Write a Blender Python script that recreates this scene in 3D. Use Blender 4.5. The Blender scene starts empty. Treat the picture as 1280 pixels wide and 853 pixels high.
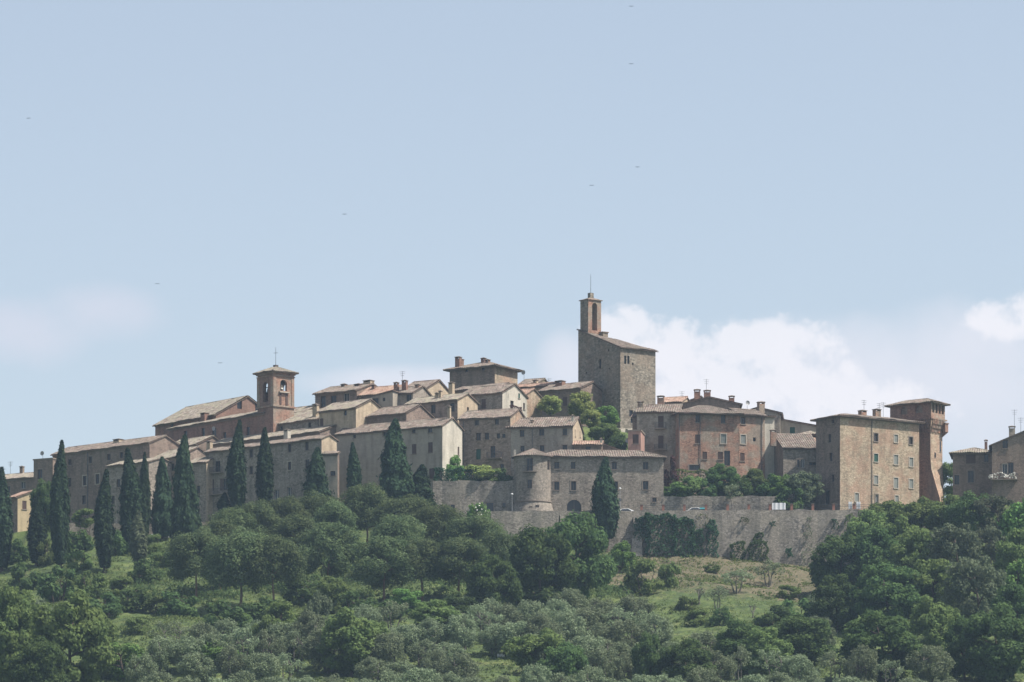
import bpy, math, random
import numpy as np
from mathutils import Vector, noise as mnoise

# ---------------------------------------------------------------- camera, sky, sun, exposure
F, D0, H = 6429.0, 900.0, 1400.0          # focal length in photo pixels, distance to the town wall, horizon row
sc = bpy.context.scene
cam_d = bpy.data.cameras.new('camera'); cam = bpy.data.objects.new('camera', cam_d)
sc.collection.objects.link(cam); sc.camera = cam
cam.location = (0, -D0, 0); cam.rotation_euler = (math.radians(90), 0, 0)
cam_d.sensor_width = 36; cam_d.lens = F / 1280 * 36; cam_d.shift_y = (H - 426.5) / 1280
cam_d.clip_start = 1; cam_d.clip_end = 20000

SUN_AZ, SUN_EL = math.radians(105), math.radians(56)      # azimuth clockwise from +Y
world = bpy.data.worlds.new('World'); sc.world = world; world.use_nodes = True
wn = world.node_tree; wn.nodes.clear()
def N(t, typ, **kw):
    n = t.nodes.new(typ)
    for k, v in kw.items(): setattr(n, k, v)
    return n
def math_(t, op, a, b=None, c=None, clamp=False):
    n = t.nodes.new('ShaderNodeMath'); n.operation = op; n.use_clamp = clamp
    for i, v in enumerate((a, b, c)):
        if v is None: continue
        if isinstance(v, (int, float)): n.inputs[i].default_value = v
        else: t.links.new(v, n.inputs[i])
    return n.outputs[0]
def mixc(t, fac, a, b):
    n = t.nodes.new('ShaderNodeMix'); n.data_type = 'RGBA'
    for i, v in ((0, fac), (6, a), (7, b)):
        if isinstance(v, (int, float)): n.inputs[i].default_value = v
        elif isinstance(v, tuple): n.inputs[i].default_value = (*v, 1)
        else: t.links.new(v, n.inputs[i])
    return n.outputs[2]
sky = N(wn, 'ShaderNodeTexSky', sky_type='NISHITA', sun_disc=False)
sky.sun_elevation = SUN_EL; sky.sun_rotation = SUN_AZ
sky.air_density = 1.0; sky.dust_density = 1.2; sky.ozone_density = 1.3
tc = N(wn, 'ShaderNodeTexCoord'); sp = N(wn, 'ShaderNodeSeparateXYZ'); wn.links.new(tc.outputs['Generated'], sp.inputs[0])
dy = math_(wn, 'MAXIMUM', sp.outputs[1], 0.05)
cu = math_(wn, 'MULTIPLY_ADD', math_(wn, 'DIVIDE', sp.outputs[0], dy), F, 640.0)
cv = math_(wn, 'MULTIPLY_ADD', math_(wn, 'DIVIDE', sp.outputs[2], dy), -F, H)
cmb = N(wn, 'ShaderNodeCombineXYZ'); wn.links.new(cu, cmb.inputs[0]); wn.links.new(cv, cmb.inputs[1])
def cnoise(scale, det, rough=.55):
    n = N(wn, 'ShaderNodeTexNoise'); n.inputs['Scale'].default_value = scale; n.inputs['Detail'].default_value = det
    n.inputs['Roughness'].default_value = rough; wn.links.new(cmb.outputs[0], n.inputs['Vector']); return n.outputs['Fac']
n1, n2 = cnoise(.022, 8, .6), cnoise(.006, 5)
def cloud(ells, k, lo, hi, nz):
    m = None
    for cx, cy, rx, ry in ells:
        a = math_(wn, 'MULTIPLY', math_(wn, 'ADD', cu, -cx), 1 / rx); b = math_(wn, 'MULTIPLY', math_(wn, 'ADD', cv, -cy), 1 / ry)
        e = math_(wn, 'SUBTRACT', 1.0, math_(wn, 'ADD', math_(wn, 'MULTIPLY', a, a), math_(wn, 'MULTIPLY', b, b)))
        m = e if m is None else math_(wn, 'MAXIMUM', m, e)
    m = math_(wn, 'ADD', m, math_(wn, 'MULTIPLY', math_(wn, 'SUBTRACT', nz, .5), k))
    r = N(wn, 'ShaderNodeMapRange', interpolation_type='SMOOTHSTEP'); wn.links.new(m, r.inputs[0])
    r.inputs[1].default_value = lo; r.inputs[2].default_value = hi; return r.outputs[0]
main = cloud([(775, 415, 55, 36), (830, 440, 70, 46), (915, 432, 55, 38), (965, 422, 62, 34), (1020, 432, 42, 30), (880, 480, 120, 50), (975, 480, 110, 44), (1060, 505, 120, 40), (1245, 402, 52, 30), (1290, 392, 45, 30)], 4.0, -.15, .85, n1)
veil = cloud([(880, 520, 300, 105), (1050, 495, 260, 95), (1220, 500, 220, 115), (1260, 440, 120, 60), (705, 455, 40, 50), (500, 480, 130, 26)], 1.7, -.35, 1.1, n2)
faint = cloud([(118, 392, 85, 42), (30, 412, 110, 48)], 2.4, -.3, 1.7, n2)
# hazy air near the hills is paler than the clear blue overhead
skc = N(wn, 'ShaderNodeHueSaturation'); wn.links.new(sky.outputs[0], skc.inputs['Color'])
skc.inputs['Saturation'].default_value = .64
skc.inputs['Value'].default_value = 1.01
c1 = mixc(wn, math_(wn, 'MULTIPLY', veil, .85), skc.outputs[0], (5.3, 5.4, 5.95))
c1 = mixc(wn, math_(wn, 'MULTIPLY', faint, .6), c1, (5.3, 5.1, 5.75))
c2 = mixc(wn, math_(wn, 'MULTIPLY', main, .78), c1, (6.3, 6.2, 6.5))
bg = N(wn, 'ShaderNodeBackground'); bg.inputs['Strength'].default_value = .10
wn.links.new(c2, bg.inputs['Color'])
wo = N(wn, 'ShaderNodeOutputWorld'); wn.links.new(bg.outputs[0], wo.inputs['Surface'])

sd = bpy.data.lights.new('sun', 'SUN'); sd.energy = 4.5; sd.angle = math.radians(.53); sd.color = (1, .945, .87)
sun = bpy.data.objects.new('sun', sd); sc.collection.objects.link(sun)
sdir = Vector((math.sin(SUN_AZ) * math.cos(SUN_EL), math.cos(SUN_AZ) * math.cos(SUN_EL), math.sin(SUN_EL)))
sun.rotation_euler = sdir.to_track_quat('Z', 'Y').to_euler(); sun.location = (150, -80, 250)
sc.view_settings.view_transform = 'Standard'; sc.view_settings.look = 'None'; sc.view_settings.gamma = 1
sc.view_settings.exposure = 0.62
sc.render.engine = 'CYCLES'; sc.cycles.max_bounces = 5; sc.cycles.diffuse_bounces = 2; sc.cycles.glossy_bounces = 1
sc.cycles.transmission_bounces = 2; sc.cycles.volume_bounces = 0; sc.cycles.caustics_reflective = False; sc.cycles.caustics_refractive = False
sc.cycles.use_denoising = True
rng = random.Random(7)

# ---------------------------------------------------------------- helpers
COL = sc.collection
def link(o, parent=None):
    COL.objects.link(o); o.parent = parent; return o
def tag(o, label=None, cat=None, group=None, kind=None):
    for k, v in (('label', label), ('category', cat), ('group', group), ('kind', kind)):
        if v: o[k] = v
    return o
def empty(name, loc, rz=0, label=None, cat=None, group=None):
    o = bpy.data.objects.new(name, None); o.location = loc; o.rotation_euler = (0, 0, rz); o.empty_display_size = .5
    link(o); return tag(o, label, cat, group)
class MB:
    def __init__(s): s.v, s.f, s.m, s.mats = [], [], [], []
    def mi(s, mat):
        if mat not in s.mats: s.mats.append(mat)
        return s.mats.index(mat)
    def poly(s, pts, mat):
        i = len(s.v); s.v += [tuple(p) for p in pts]; s.f.append(tuple(range(i, i + len(pts)))); s.m.append(s.mi(mat))
    def box(s, x0, x1, y0, y1, z0, z1, mat):
        c = [(x, y, z) for z in (z0, z1) for y in (y0, y1) for x in (x0, x1)]
        for q in ((0, 2, 3, 1), (4, 5, 7, 6), (0, 1, 5, 4), (2, 6, 7, 3), (0, 4, 6, 2), (1, 3, 7, 5)): s.poly([c[k] for k in q], mat)
    def obox(s, o, d, n, s0, s1, e0, e1, z0, z1, mat):
        """box along wall direction d, outward normal n: s along, e outwards"""
        c = []
        for z in (z0, z1):
            for e in (e0, e1):
                for t in (s0, s1): c.append((o[0] + d[0] * t + n[0] * e, o[1] + d[1] * t + n[1] * e, z))
        for q in ((0, 2, 3, 1), (4, 5, 7, 6), (0, 1, 5, 4), (2, 6, 7, 3), (0, 4, 6, 2), (1, 3, 7, 5)): s.poly([c[k] for k in q], mat)
    def tube(s, a, b, r0, r1, mat, n=6, cap=True):
        a, b = Vector(a), Vector(b); d = (b - a)
        if d.length < 1e-6: return
        d.normalize(); u = d.orthogonal().normalized(); w = d.cross(u)
        A = [a + (u * math.cos(2 * math.pi * k / n) + w * math.sin(2 * math.pi * k / n)) * r0 for k in range(n)]
        B = [b + (u * math.cos(2 * math.pi * k / n) + w * math.sin(2 * math.pi * k / n)) * r1 for k in range(n)]
        for k in range(n): s.poly([A[k], A[(k + 1) % n], B[(k + 1) % n], B[k]], mat)
        if cap: s.poly(A[::-1], mat); s.poly(B, mat)
    def ring(s, prof, mat, n=32, a0=0, a1=2 * math.pi, cx=0, cy=0):
        for (r0, z0), (r1, z1) in zip(prof, prof[1:]):
            for k in range(n):
                p, q = a0 + (a1 - a0) * k / n, a0 + (a1 - a0) * (k + 1) / n
                P = [(cx + r0 * math.cos(p), cy + r0 * math.sin(p), z0), (cx + r0 * math.cos(q), cy + r0 * math.sin(q), z0),
                     (cx + r1 * math.cos(q), cy + r1 * math.sin(q), z1), (cx + r1 * math.cos(p), cy + r1 * math.sin(p), z1)]
                if r0 < 1e-4: P = [P[0], P[2], P[3]]
                elif r1 < 1e-4: P = P[:3]
                s.poly(P, mat)
    def build(s, name, parent=None):
        me = bpy.data.meshes.new(name); me.from_pydata(s.v, [], s.f)
        for m in s.mats: me.materials.append(m)
        me.polygons.foreach_set('material_index', s.m); me.update()
        return link(bpy.data.objects.new(name, me), parent)
def clip(poly, fn, lo, hi):
    """keep the part of a 3D polygon with lo <= fn(p) <= hi"""
    for sgn, lim in ((1, lo), (-1, hi)):
        out = []
        for i in range(len(poly)):
            p, q = poly[i], poly[(i + 1) % len(poly)]
            a, b = sgn * (fn(p) - lim), sgn * (fn(q) - lim)
            if a >= -1e-7: out.append(p)
            if (a > 1e-7 and b < -1e-7) or (a < -1e-7 and b > 1e-7): out.append(p + (q - p) * (a / (a - b)))
        poly = out
        if len(poly) < 3: return []
    return poly
def zof(py, Y): return (H - py) * (D0 + Y) / F
def xof(px, Y): return (px - 640) * (D0 + Y) / F

# ---------------------------------------------------------------- materials
def newmat(name):
    m = bpy.data.materials.new(name); m.use_nodes = True; t = m.node_tree; t.nodes.clear()
    return m, t
def finish(t, col, rough=.9, bump=None, bstr=.4, bdist=.05, spec=.2):
    p = N(t, 'ShaderNodeBsdfPrincipled'); p.inputs['Roughness'].default_value = rough; p.inputs['Specular IOR Level'].default_value = spec
    if isinstance(col, tuple): p.inputs['Base Color'].default_value = (*col, 1)
    else: t.links.new(col, p.inputs['Base Color'])
    if bump is not None:
        b = N(t, 'ShaderNodeBump'); b.inputs['Strength'].default_value = bstr; b.inputs['Distance'].default_value = bdist
        t.links.new(bump, b.inputs['Height']); t.links.new(b.outputs[0], p.inputs['Normal'])
    o = N(t, 'ShaderNodeOutputMaterial'); t.links.new(p.outputs[0], o.inputs[0])
def coords(t, scale=(1, 1, 1), rnd=True):
    c = N(t, 'ShaderNodeTexCoord'); mp = N(t, 'ShaderNodeMapping'); t.links.new(c.outputs['Object'], mp.inputs[0]); mp.inputs['Scale'].default_value = scale
    if rnd:
        oi = N(t, 'ShaderNodeObjectInfo'); cx = N(t, 'ShaderNodeCombineXYZ')
        t.links.new(math_(t, 'MULTIPLY', oi.outputs['Random'], 57.0), cx.inputs[0]); t.links.new(math_(t, 'MULTIPLY', oi.outputs['Random'], 31.0), cx.inputs[1])
        t.links.new(cx.outputs[0], mp.inputs['Location'])
    return mp.outputs[0]
def tnoise(t, vec, scale, det=3, rough=.55):
    n = N(t, 'ShaderNodeTexNoise'); n.inputs['Scale'].default_value = scale; n.inputs['Detail'].default_value = det; n.inputs['Roughness'].default_value = rough
    t.links.new(vec, n.inputs['Vector']); return n.outputs['Fac']
def ramp(t, fac, stops, interp='LINEAR'):
    r = N(t, 'ShaderNodeValToRGB'); e = r.color_ramp.elements; r.color_ramp.interpolation = interp
    while len(e) < len(stops): e.new(.5)
    for k, (p, c) in enumerate(stops): e[k].position = p; e[k].color = (*c, 1) if isinstance(c, tuple) else (c, c, c, 1)
    t.links.new(fac, r.inputs[0]); return r.outputs[0]
def mul(c, k): return tuple(x * k for x in c)
def wall_mat(name, base, patch, var=.35, stone=2.6, patch_amt=.5, mortar=.5):
    base, patch, var = mul(base, 1.1), mul(patch, 1.12), var * .85
    m, t = newmat(name); v = coords(t); vs = coords(t, (1, 1, 1.7))
    vo = N(t, 'ShaderNodeTexVoronoi'); vo.inputs['Scale'].default_value = stone; t.links.new(vs, vo.inputs['Vector'])
    s = N(t, 'ShaderNodeSeparateColor'); t.links.new(vo.outputs['Color'], s.inputs[0])
    c = ramp(t, s.outputs[0], [(0, mul(base, 1 - var)), (.35, base), (.7, mul(base, 1 + var * .6)), (1, mul(base, 1 + var * 1.3))])
    pm = ramp(t, tnoise(t, v, .3, 5, .65), [(.44, 0.0), (.56, 1.0)])
    pr = ramp(t, s.outputs[1], [(0, mul(patch, 1 - var * .7)), (1, mul(patch, 1 + var * .7))])
    c = mixc(t, math_(t, 'MULTIPLY', pm, patch_amt), c, pr)
    ve = N(t, 'ShaderNodeTexVoronoi', feature='DISTANCE_TO_EDGE'); ve.inputs['Scale'].default_value = stone; t.links.new(vs, ve.inputs['Vector'])
    e = ramp(t, ve.outputs['Distance'], [(0, 0.0), (.12, 1.0)])
    c = mixc(t, math_(t, 'MULTIPLY', math_(t, 'SUBTRACT', 1.0, e), mortar), c, mul(base, .62))
    st = ramp(t, tnoise(t, coords(t, (1.1, 1.1, .22)), .9, 5, .6), [(.25, .62), (.5, .97), (.8, 1.18)])
    mm = N(t, 'ShaderNodeMix', data_type='RGBA', blend_type='MULTIPLY'); mm.inputs[0].default_value = 1
    t.links.new(c, mm.inputs[6]); t.links.new(st, mm.inputs[7])
    finish(t, mm.outputs[2], .95, e, .5, .04); return m
M = {}
M['stone_b'] = wall_mat('stone with plaster remains', (.25, .21, .17), (.34, .30, .25), var=.3, stone=3.4, patch_amt=.85, mortar=.35)
M['stone_c'] = wall_mat('pinkish rubble', (.25, .195, .155), (.31, .235, .19), var=.4, stone=2.2, patch_amt=.7)
M['stone'] = wall_mat('grey rubble stone', (.235, .20, .165), (.29, .255, .21), var=.42)
M['stone_warm'] = wall_mat('warm stone', (.33, .265, .19), (.345, .225, .16), patch_amt=.75)
M['stone_tower'] = wall_mat('tower stone', (.20, .175, .14), (.235, .18, .135), var=.45, patch_amt=.55, stone=2.2)
M['brick'] = wall_mat('brick', (.235, .135, .10), (.22, .16, .125), var=.3, stone=3.4)
M['brick_tan'] = wall_mat('mixed brick', (.30, .18, .13), (.27, .235, .185), var=.35, stone=3.2, patch_amt=.85)
M['brown'] = wall_mat('brown stone', (.20, .15, .12), (.24, .19, .15), var=.3)
M['plaster'] = wall_mat('aged plaster', (.34, .295, .235), (.30, .26, .21), var=.1, stone=2.2, mortar=.12)
M['tan'] = wall_mat('tan plaster', (.42, .34, .24), (.36, .28, .2), var=.16, stone=2.5, mortar=.2)
M['yellow'] = wall_mat('yellow plaster', (.42, .34, .21), (.38, .30, .19), var=.06, mortar=.05)
M['pale'] = wall_mat('pale plaster', (.46, .42, .35), (.40, .36, .30), var=.08, mortar=.08)
M['pink'] = wall_mat('pink plaster', (.36, .22, .18), (.33, .21, .17), var=.06, mortar=.05)
M['rampart'] = wall_mat('rampart stone', (.225, .20, .17), (.27, .24, .195), var=.5, stone=3.0, mortar=.55, patch_amt=.8)
def roof_mat(name, cols, moss=(.17, .16, .12), mo=.35):
    m, t = newmat(name); v = coords(t)
    vo = N(t, 'ShaderNodeTexVoronoi'); vo.inputs['Scale'].default_value = 2.4; t.links.new(v, vo.inputs['Vector'])
    s = N(t, 'ShaderNodeSeparateColor'); t.links.new(vo.outputs['Color'], s.inputs[0])
    k = len(cols); c = ramp(t, s.outputs[0], [(i / (k - 1), cols[i]) for i in range(k)])
    c = mixc(t, math_(t, 'MULTIPLY', ramp(t, tnoise(t, v, .7, 5, .75), [(.45, 0.0), (.6, 1.0)]), mo + .2), c, moss)
    st = ramp(t, tnoise(t, v, 1.2, 6, .65), [(.3, .6), (.68, 1.25)])
    mm = N(t, 'ShaderNodeMix', data_type='RGBA', blend_type='MULTIPLY'); mm.inputs[0].default_value = 1
    t.links.new(c, mm.inputs[6]); t.links.new(st, mm.inputs[7])
    finish(t, mm.outputs[2], .95); return m
M['tile'] = roof_mat('weathered clay tiles', [(.11, .085, .072), (.185, .145, .122), (.235, .19, .16), (.175, .12, .095), (.29, .25, .215)])
M['tile_pale'] = roof_mat('pale lichened tiles', [(.14, .115, .095), (.225, .19, .16), (.285, .245, .205), (.20, .15, .12), (.33, .295, .25)], (.30, .29, .20), .4)
M['tile_red'] = roof_mat('newer red tiles', [(.25, .145, .11), (.32, .21, .16), (.37, .27, .21), (.235, .135, .10)], (.34, .26, .19), .25)
M['tile_dark'] = roof_mat('dark tiles', [(.15, .11, .09), (.22, .16, .125), (.27, .19, .15), (.18, .12, .1)])
def plain(name, c, rough=.8, spec=.3, var=.12, sc_=2.0):
    m, t = newmat(name); v = coords(t)
    c2 = mixc(t, tnoise(t, v, sc_, 4), mul(c, 1 - var), mul(c, 1 + var)); finish(t, c2, rough, spec=spec); return m
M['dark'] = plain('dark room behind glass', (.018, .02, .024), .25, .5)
M['frame'] = plain('brown window frame', (.11, .075, .055))
M['frame_white'] = plain('white painted frame', (.6, .6, .57))
M['sh_brown'] = plain('brown louvred shutter', (.10, .062, .05))
M['sh_green'] = plain('green louvred shutter', (.035, .10, .075))
M['sh_grey'] = plain('faded grey shutter', (.25, .26, .24))
M['trim'] = plain('pale stone trim', (.42, .36, .29))
M['trim_d'] = plain('dull stone trim', (.24, .195, .16))
M['eave'] = plain('dark eave timber', (.085, .065, .055))
M['metal'] = plain('dull iron', (.07, .075, .08), .5, .5)
M['bronze'] = plain('bell bronze', (.10, .085, .06), .4, .6)
M['zinc'] = plain('grey zinc', (.28, .28, .28), .5, .5)
M['white'] = plain('white enamel', (.80, .80, .78), .35, .5, .03)
M['white_cloth'] = plain('white sheet', (.78, .78, .79), .9, .1, .05)
M['glass'] = plain('car glass', (.02, .025, .03), .1, .8)
M['rubber'] = plain('rubber', (.02, .02, .02))
M['teal'] = plain('teal plastic', (.03, .20, .22), .5, .4)
M['brickpost'] = plain('brick post', (.30, .15, .11), .9, .1, .25, 5)
M['bark'] = plain('bark', (.09, .07, .055), .95, .1, .35, 3)
M['bark_pine'] = plain('pine bark', (.16, .105, .075), .95, .1, .35, 3)
M['bark_olive'] = plain('olive bark', (.12, .11, .095), .95, .1, .3, 3)
M['asphalt'] = plain('asphalt', (.055, .054, .052), .95, .1, .2, .8)
M['rock'] = plain('pale rock', (.36, .33, .27), .95, .1, .3, 1.2)
M['bird'] = plain('dark feathers', (.03, .028, .03), .8, .1)
def leaf_mat(name, a, b, trans=.25, jit=.25):
    m, t = newmat(name); c = N(t, 'ShaderNodeTexCoord'); v = c.outputs['Object']
    col = mixc(t, ramp(t, tnoise(t, v, .7, 4, .6), [(.35, 0.0), (.65, 1.0)]), a, b)
    oi = N(t, 'ShaderNodeObjectInfo'); hs = N(t, 'ShaderNodeHueSaturation'); t.links.new(col, hs.inputs['Color'])
    t.links.new(math_(t, 'MULTIPLY_ADD', oi.outputs['Random'], jit * 2, 1 - jit), hs.inputs['Value'])
    t.links.new(math_(t, 'MULTIPLY_ADD', oi.outputs['Random'], .03, .487), hs.inputs['Hue'])
    d = N(t, 'ShaderNodeBsdfDiffuse'); t.links.new(hs.outputs[0], d.inputs[0])
    tr = N(t, 'ShaderNodeBsdfTranslucent'); t.links.new(hs.outputs[0], tr.inputs[0])
    mx = N(t, 'ShaderNodeMixShader'); mx.inputs[0].default_value = trans
    t.links.new(d.outputs[0], mx.inputs[1]); t.links.new(tr.outputs[0], mx.inputs[2])
    o = N(t, 'ShaderNodeOutputMaterial'); t.links.new(mx.outputs[0], o.inputs[0]); return m
L = {}
L['cypress'] = leaf_mat('cypress foliage', (0.03, 0.052, 0.03), (0.05, 0.076, 0.04), 0.18)
L['pine'] = leaf_mat('pine needles', (0.0792, 0.1166, 0.055), (0.143, 0.1782, 0.0814), 0.35)
L['broad'] = leaf_mat('dark green leaves', (0.0715, 0.121, 0.0493), (0.1216, 0.1776, 0.0641), 0.42)
L['mid'] = leaf_mat('mid green leaves', (0.1188, 0.1725, 0.0629), (0.1848, 0.2341, 0.0823), 0.42)
L['bright'] = leaf_mat('bright green leaves', (0.1125, 0.2025, 0.06), (0.165, 0.255, 0.075), .3)
L['lime'] = leaf_mat('yellow green leaves', (0.2, 0.25, 0.08), (0.3, 0.32, 0.11), .3)
L['olive'] = leaf_mat('silvery olive leaves', (0.165, 0.209, 0.1188), (0.2365, 0.275, 0.165), 0.35)
L['greyish'] = leaf_mat('grey green leaves', (0.1, 0.125, 0.072), (0.145, 0.165, 0.1), 0.35)
L['ivy'] = leaf_mat('ivy leaves', (0.036, 0.0816, 0.0432), (0.06, 0.114, 0.054), .15)
L['purple'] = leaf_mat('purple leaves', (0.0935, 0.055, 0.055), (0.132, 0.077, 0.066), .2)
L['grass'] = leaf_mat('grass blades', (0.1, 0.145, 0.045), (0.18, 0.205, 0.075), 0.35)
L['under'] = leaf_mat('weeds', (0.07, 0.105, 0.038), (0.15, 0.175, 0.065), 0.35)
M['flower'] = plain('pale blossoms', (.62, .60, .55))

# ---------------------------------------------------------------- terrain
def tab(pts):
    a = np.array(pts, float); return lambda u: np.interp(u, a[:, 0], a[:, 1])
foot = tab([(-600, 745), (0, 702), (60, 692), (120, 674), (210, 674), (300, 668), (420, 660), (540, 655), (620, 670), (700, 682), (790, 691), (870, 692), (940, 699), (1010, 706), (1060, 710), (1110, 704), (1160, 680), (1200, 664), (1280, 652), (1900, 660)])
topr = tab([(-600, 730), (0, 694), (90, 671.5), (210, 671.5), (300, 668), (420, 655), (540, 641), (620, 641.5), (1150, 639.5), (1180, 645), (1280, 640), (1900, 650)])
terr = tab([(-600, 700), (0, 668), (90, 655), (240, 655), (420, 640), (538, 635), (545, 604), (645, 604), (648, 640), (830, 640), (836, 622), (985, 622), (988, 639.5), (1150, 639.5), (1180, 638), (1280, 630), (1900, 645)])
peak = tab([(-600, 700), (0, 640), (200, 565), (300, 545), (420, 535), (560, 522), (680, 522), (745, 534), (790, 540), (850, 565), (950, 585), (1020, 605), (1150, 638), (1280, 625), (1900, 640)])
yfront = tab([(-600, 58), (0, 58), (150, 54), (260, 40), (420, 25), (540, 14), (1900, 14)])
ypeak = tab([(0, 62), (560, 60), (650, 40), (790, 40), (850, 60), (1900, 60)])
def G(x, Y):
    x, Y = np.broadcast_arrays(np.asarray(x, float), np.asarray(Y, float))
    u = 640 + x / .14
    z0 = lambda py, y: (H - py) * (D0 + y) / F
    bump = .5 * np.sin(x * .21 + Y * .13) + .35 * np.sin(x * .09 - Y * .24 + 1) + .2 * np.sin(x * .47 + Y * .39 + 2)
    t = np.clip(-Y / 170, 0, 1)
    pyA = foot(u) + (856 - foot(u)) * t ** .93
    zA = z0(pyA, Y) + bump * np.clip(-Y / 10, 0, 1)
    pyB = 856 + (-170 - Y) * .95
    zB = z0(pyB, Y) + bump
    zC = np.interp(Y, [-880, -265], [-1.7, z0(856 + 95 * .95, -265)])
    z = np.where(Y > -170, zA, np.where(Y > -265, zB, zC))
    sink = .45 * np.clip((u - 560) / 40, 0, 1)
    zt, zr = z0(topr(u), 0) - sink, z0(terr(u), 9)
    zp = z0(peak(u), np.minimum(60, ypeak(u)))
    yf = yfront(u); yp = ypeak(u)
    up = np.where(Y < 8.6, zt, np.where(Y < yf, zr, zr + (zp - zr) * np.clip((Y - yf) / (yp - yf), 0, 1)))
    up = np.where(Y > 95, zp * np.clip(1 - (Y - 95) / 500, 0, 1) - 1.7 * np.clip((Y - 95) / 500, 0, 1), up)
    z = np.where(Y > .15, up, z)
    fall = np.clip((np.abs(x) - 260) / 500, 0, 1); fall = fall * fall * (3 - 2 * fall)
    return z * (1 - fall) + (-1.7) * fall
def hit(px, py):
    """first ground point seen at a photo pixel, on the slope below the walls"""
    Y = np.arange(-230, 0, .5); x = (px - 640) * (D0 + Y) / F
    gy = H - G(x, Y) * F / (D0 + Y)
    k = np.argmax(gy <= py) if (gy <= py).any() else len(Y) - 1
    return float(x[k]), float(Y[k]), float(G(x[k], Y[k]))
xs = np.concatenate([[-3500, -2200, -1400, -900, -600, -420, -300, -220, -170], np.arange(-130, 131, 1.0), [170, 220, 300, 420, 600, 900, 1400, 2200, 3500]])
ys = np.concatenate([[-2500, -1600, -1100, -880, -700, -550, -400, -300, -265], np.arange(-240, 0, 1.25), [0, .15, .3, 4, 8.5, 8.7, 10, 12], np.arange(14, 96, 3), [130, 200, 300, 450, 595, 900, 1500, 2500]])
XX, YY = np.meshgrid(xs, ys); ZZ = G(XX, YY)
nr_ = np.random.default_rng(3); ZZ = ZZ + nr_.normal(0, .11, ZZ.shape) * ((YY < -2) & (YY > -240)) - .05 * (YY < -2)
me = bpy.data.meshes.new('hillside'); nx, ny = len(xs), len(ys)
idx = np.arange(nx * ny).reshape(ny, nx)
q = np.stack([idx[:-1, :-1], idx[:-1, 1:], idx[1:, 1:], idx[1:, :-1]], -1).reshape(-1, 4)
me.from_pydata(np.stack([XX, YY, ZZ], -1).reshape(-1, 3).tolist(), [], q.tolist())
me.polygons.foreach_set('use_smooth', [True] * len(me.polygons))
m, t = newmat('hillside earth and grass'); g = N(t, 'ShaderNodeNewGeometry'); P_ = g.outputs['Position']
big = tnoise(t, P_, .05, 5, .6); med = tnoise(t, P_, .35, 6, .65); fine = tnoise(t, P_, 2.2, 4, .7)
gr = ramp(t, med, [(.3, (.048, .076, .026)), (.5, (.09, .125, .038)), (.7, (.165, .185, .065))])
dry = ramp(t, fine, [(.3, (.10, .085, .05)), (.55, (.165, .135, .085)), (.8, (.22, .185, .12))])
sp2 = N(t, 'ShaderNodeSeparateXYZ'); t.links.new(P_, sp2.inputs[0])
def band(v, lo, hi, soft):
    r1 = N(t, 'ShaderNodeMapRange', interpolation_type='SMOOTHSTEP'); t.links.new(v, r1.inputs[0]); r1.inputs[1].default_value = lo - soft; r1.inputs[2].default_value = lo + soft
    r2 = N(t, 'ShaderNodeMapRange', interpolation_type='SMOOTHSTEP'); t.links.new(v, r2.inputs[0]); r2.inputs[1].default_value = hi - soft; r2.inputs[2].default_value = hi + soft; r2.inputs[3].default_value = 1; r2.inputs[4].default_value = 0
    return math_(t, 'MULTIPLY', r1.outputs[0], r2.outputs[0])
zone = math_(t, 'MULTIPLY', band(sp2.outputs[0], 15, 64, 7), band(sp2.outputs[1], -46, 6, 14))
dm = math_(t, 'ADD', math_(t, 'MULTIPLY', zone, .62), math_(t, 'MULTIPLY', ramp(t, big, [(.5, 0.0), (.7, .35)]), 1.0))
dm = ramp(t, math_(t, 'ADD', dm, math_(t, 'MULTIPLY', math_(t, 'SUBTRACT', med, .5), .9)), [(.25, 0.0), (.55, 1.0)])
finish(t, mixc(t, math_(t, 'MULTIPLY', ramp(t, tnoise(t, P_, 1.1, 5, .7), [(.45, 0.0), (.62, .75)]), 1.0), mixc(t, dm, gr, dry), (.045, .06, .03)), 1, fine, .6, .25); me.materials.append(m)
tag(link(bpy.data.objects.new('hillside', me)), kind='structure')

# narrow asphalt road along the foot of the houses, behind the parapet
mb = MB()
road = [xof(p, 4) for p in list(range(560, 1151, 10))]
for a, b in zip(road, road[1:]):
    mb.poly([(a, .9, G(a, 3) + .02), (b, .9, G(b, 3) + .02), (b, 5, G(b, 3) + .02), (a, 5, G(a, 3) + .02)], M['asphalt'])
tag(mb.build('road'), kind='structure')

# ---------------------------------------------------------------- houses
def corrug(mb, poly, n, mat, per=.42, amp=.11):
    """round clay tile rows running down a roof plane; poly in 3D, n its upward normal"""
    n = Vector(n).normalized(); c = n.cross(Vector((0, 0, 1)))
    c = c.normalized() if c.length > 1e-4 else Vector((1, 0, 0))
    fn = lambda p: p.dot(c)
    lo, hi = min(map(fn, poly)), max(map(fn, poly)); w = per / 4; k0, k1 = math.floor(lo / w), math.ceil(hi / w)
    prof = (0, .75, 1, .75)
    for k in range(k0, k1):
        pl = clip(poly, fn, k * w, (k + 1) * w)
        if len(pl) < 3: continue
        a, b = prof[k % 4] * amp, prof[(k + 1) % 4] * amp
        mb.poly([p + n * (a + (b - a) * (fn(p) / w - k) + .06 + .05 * math.sin(p.x * .8 + p.y * .6 + n.x) + .03 * math.sin(p.x * 2.3 - p.y * 1.7)) for p in pl], mat)
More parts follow.
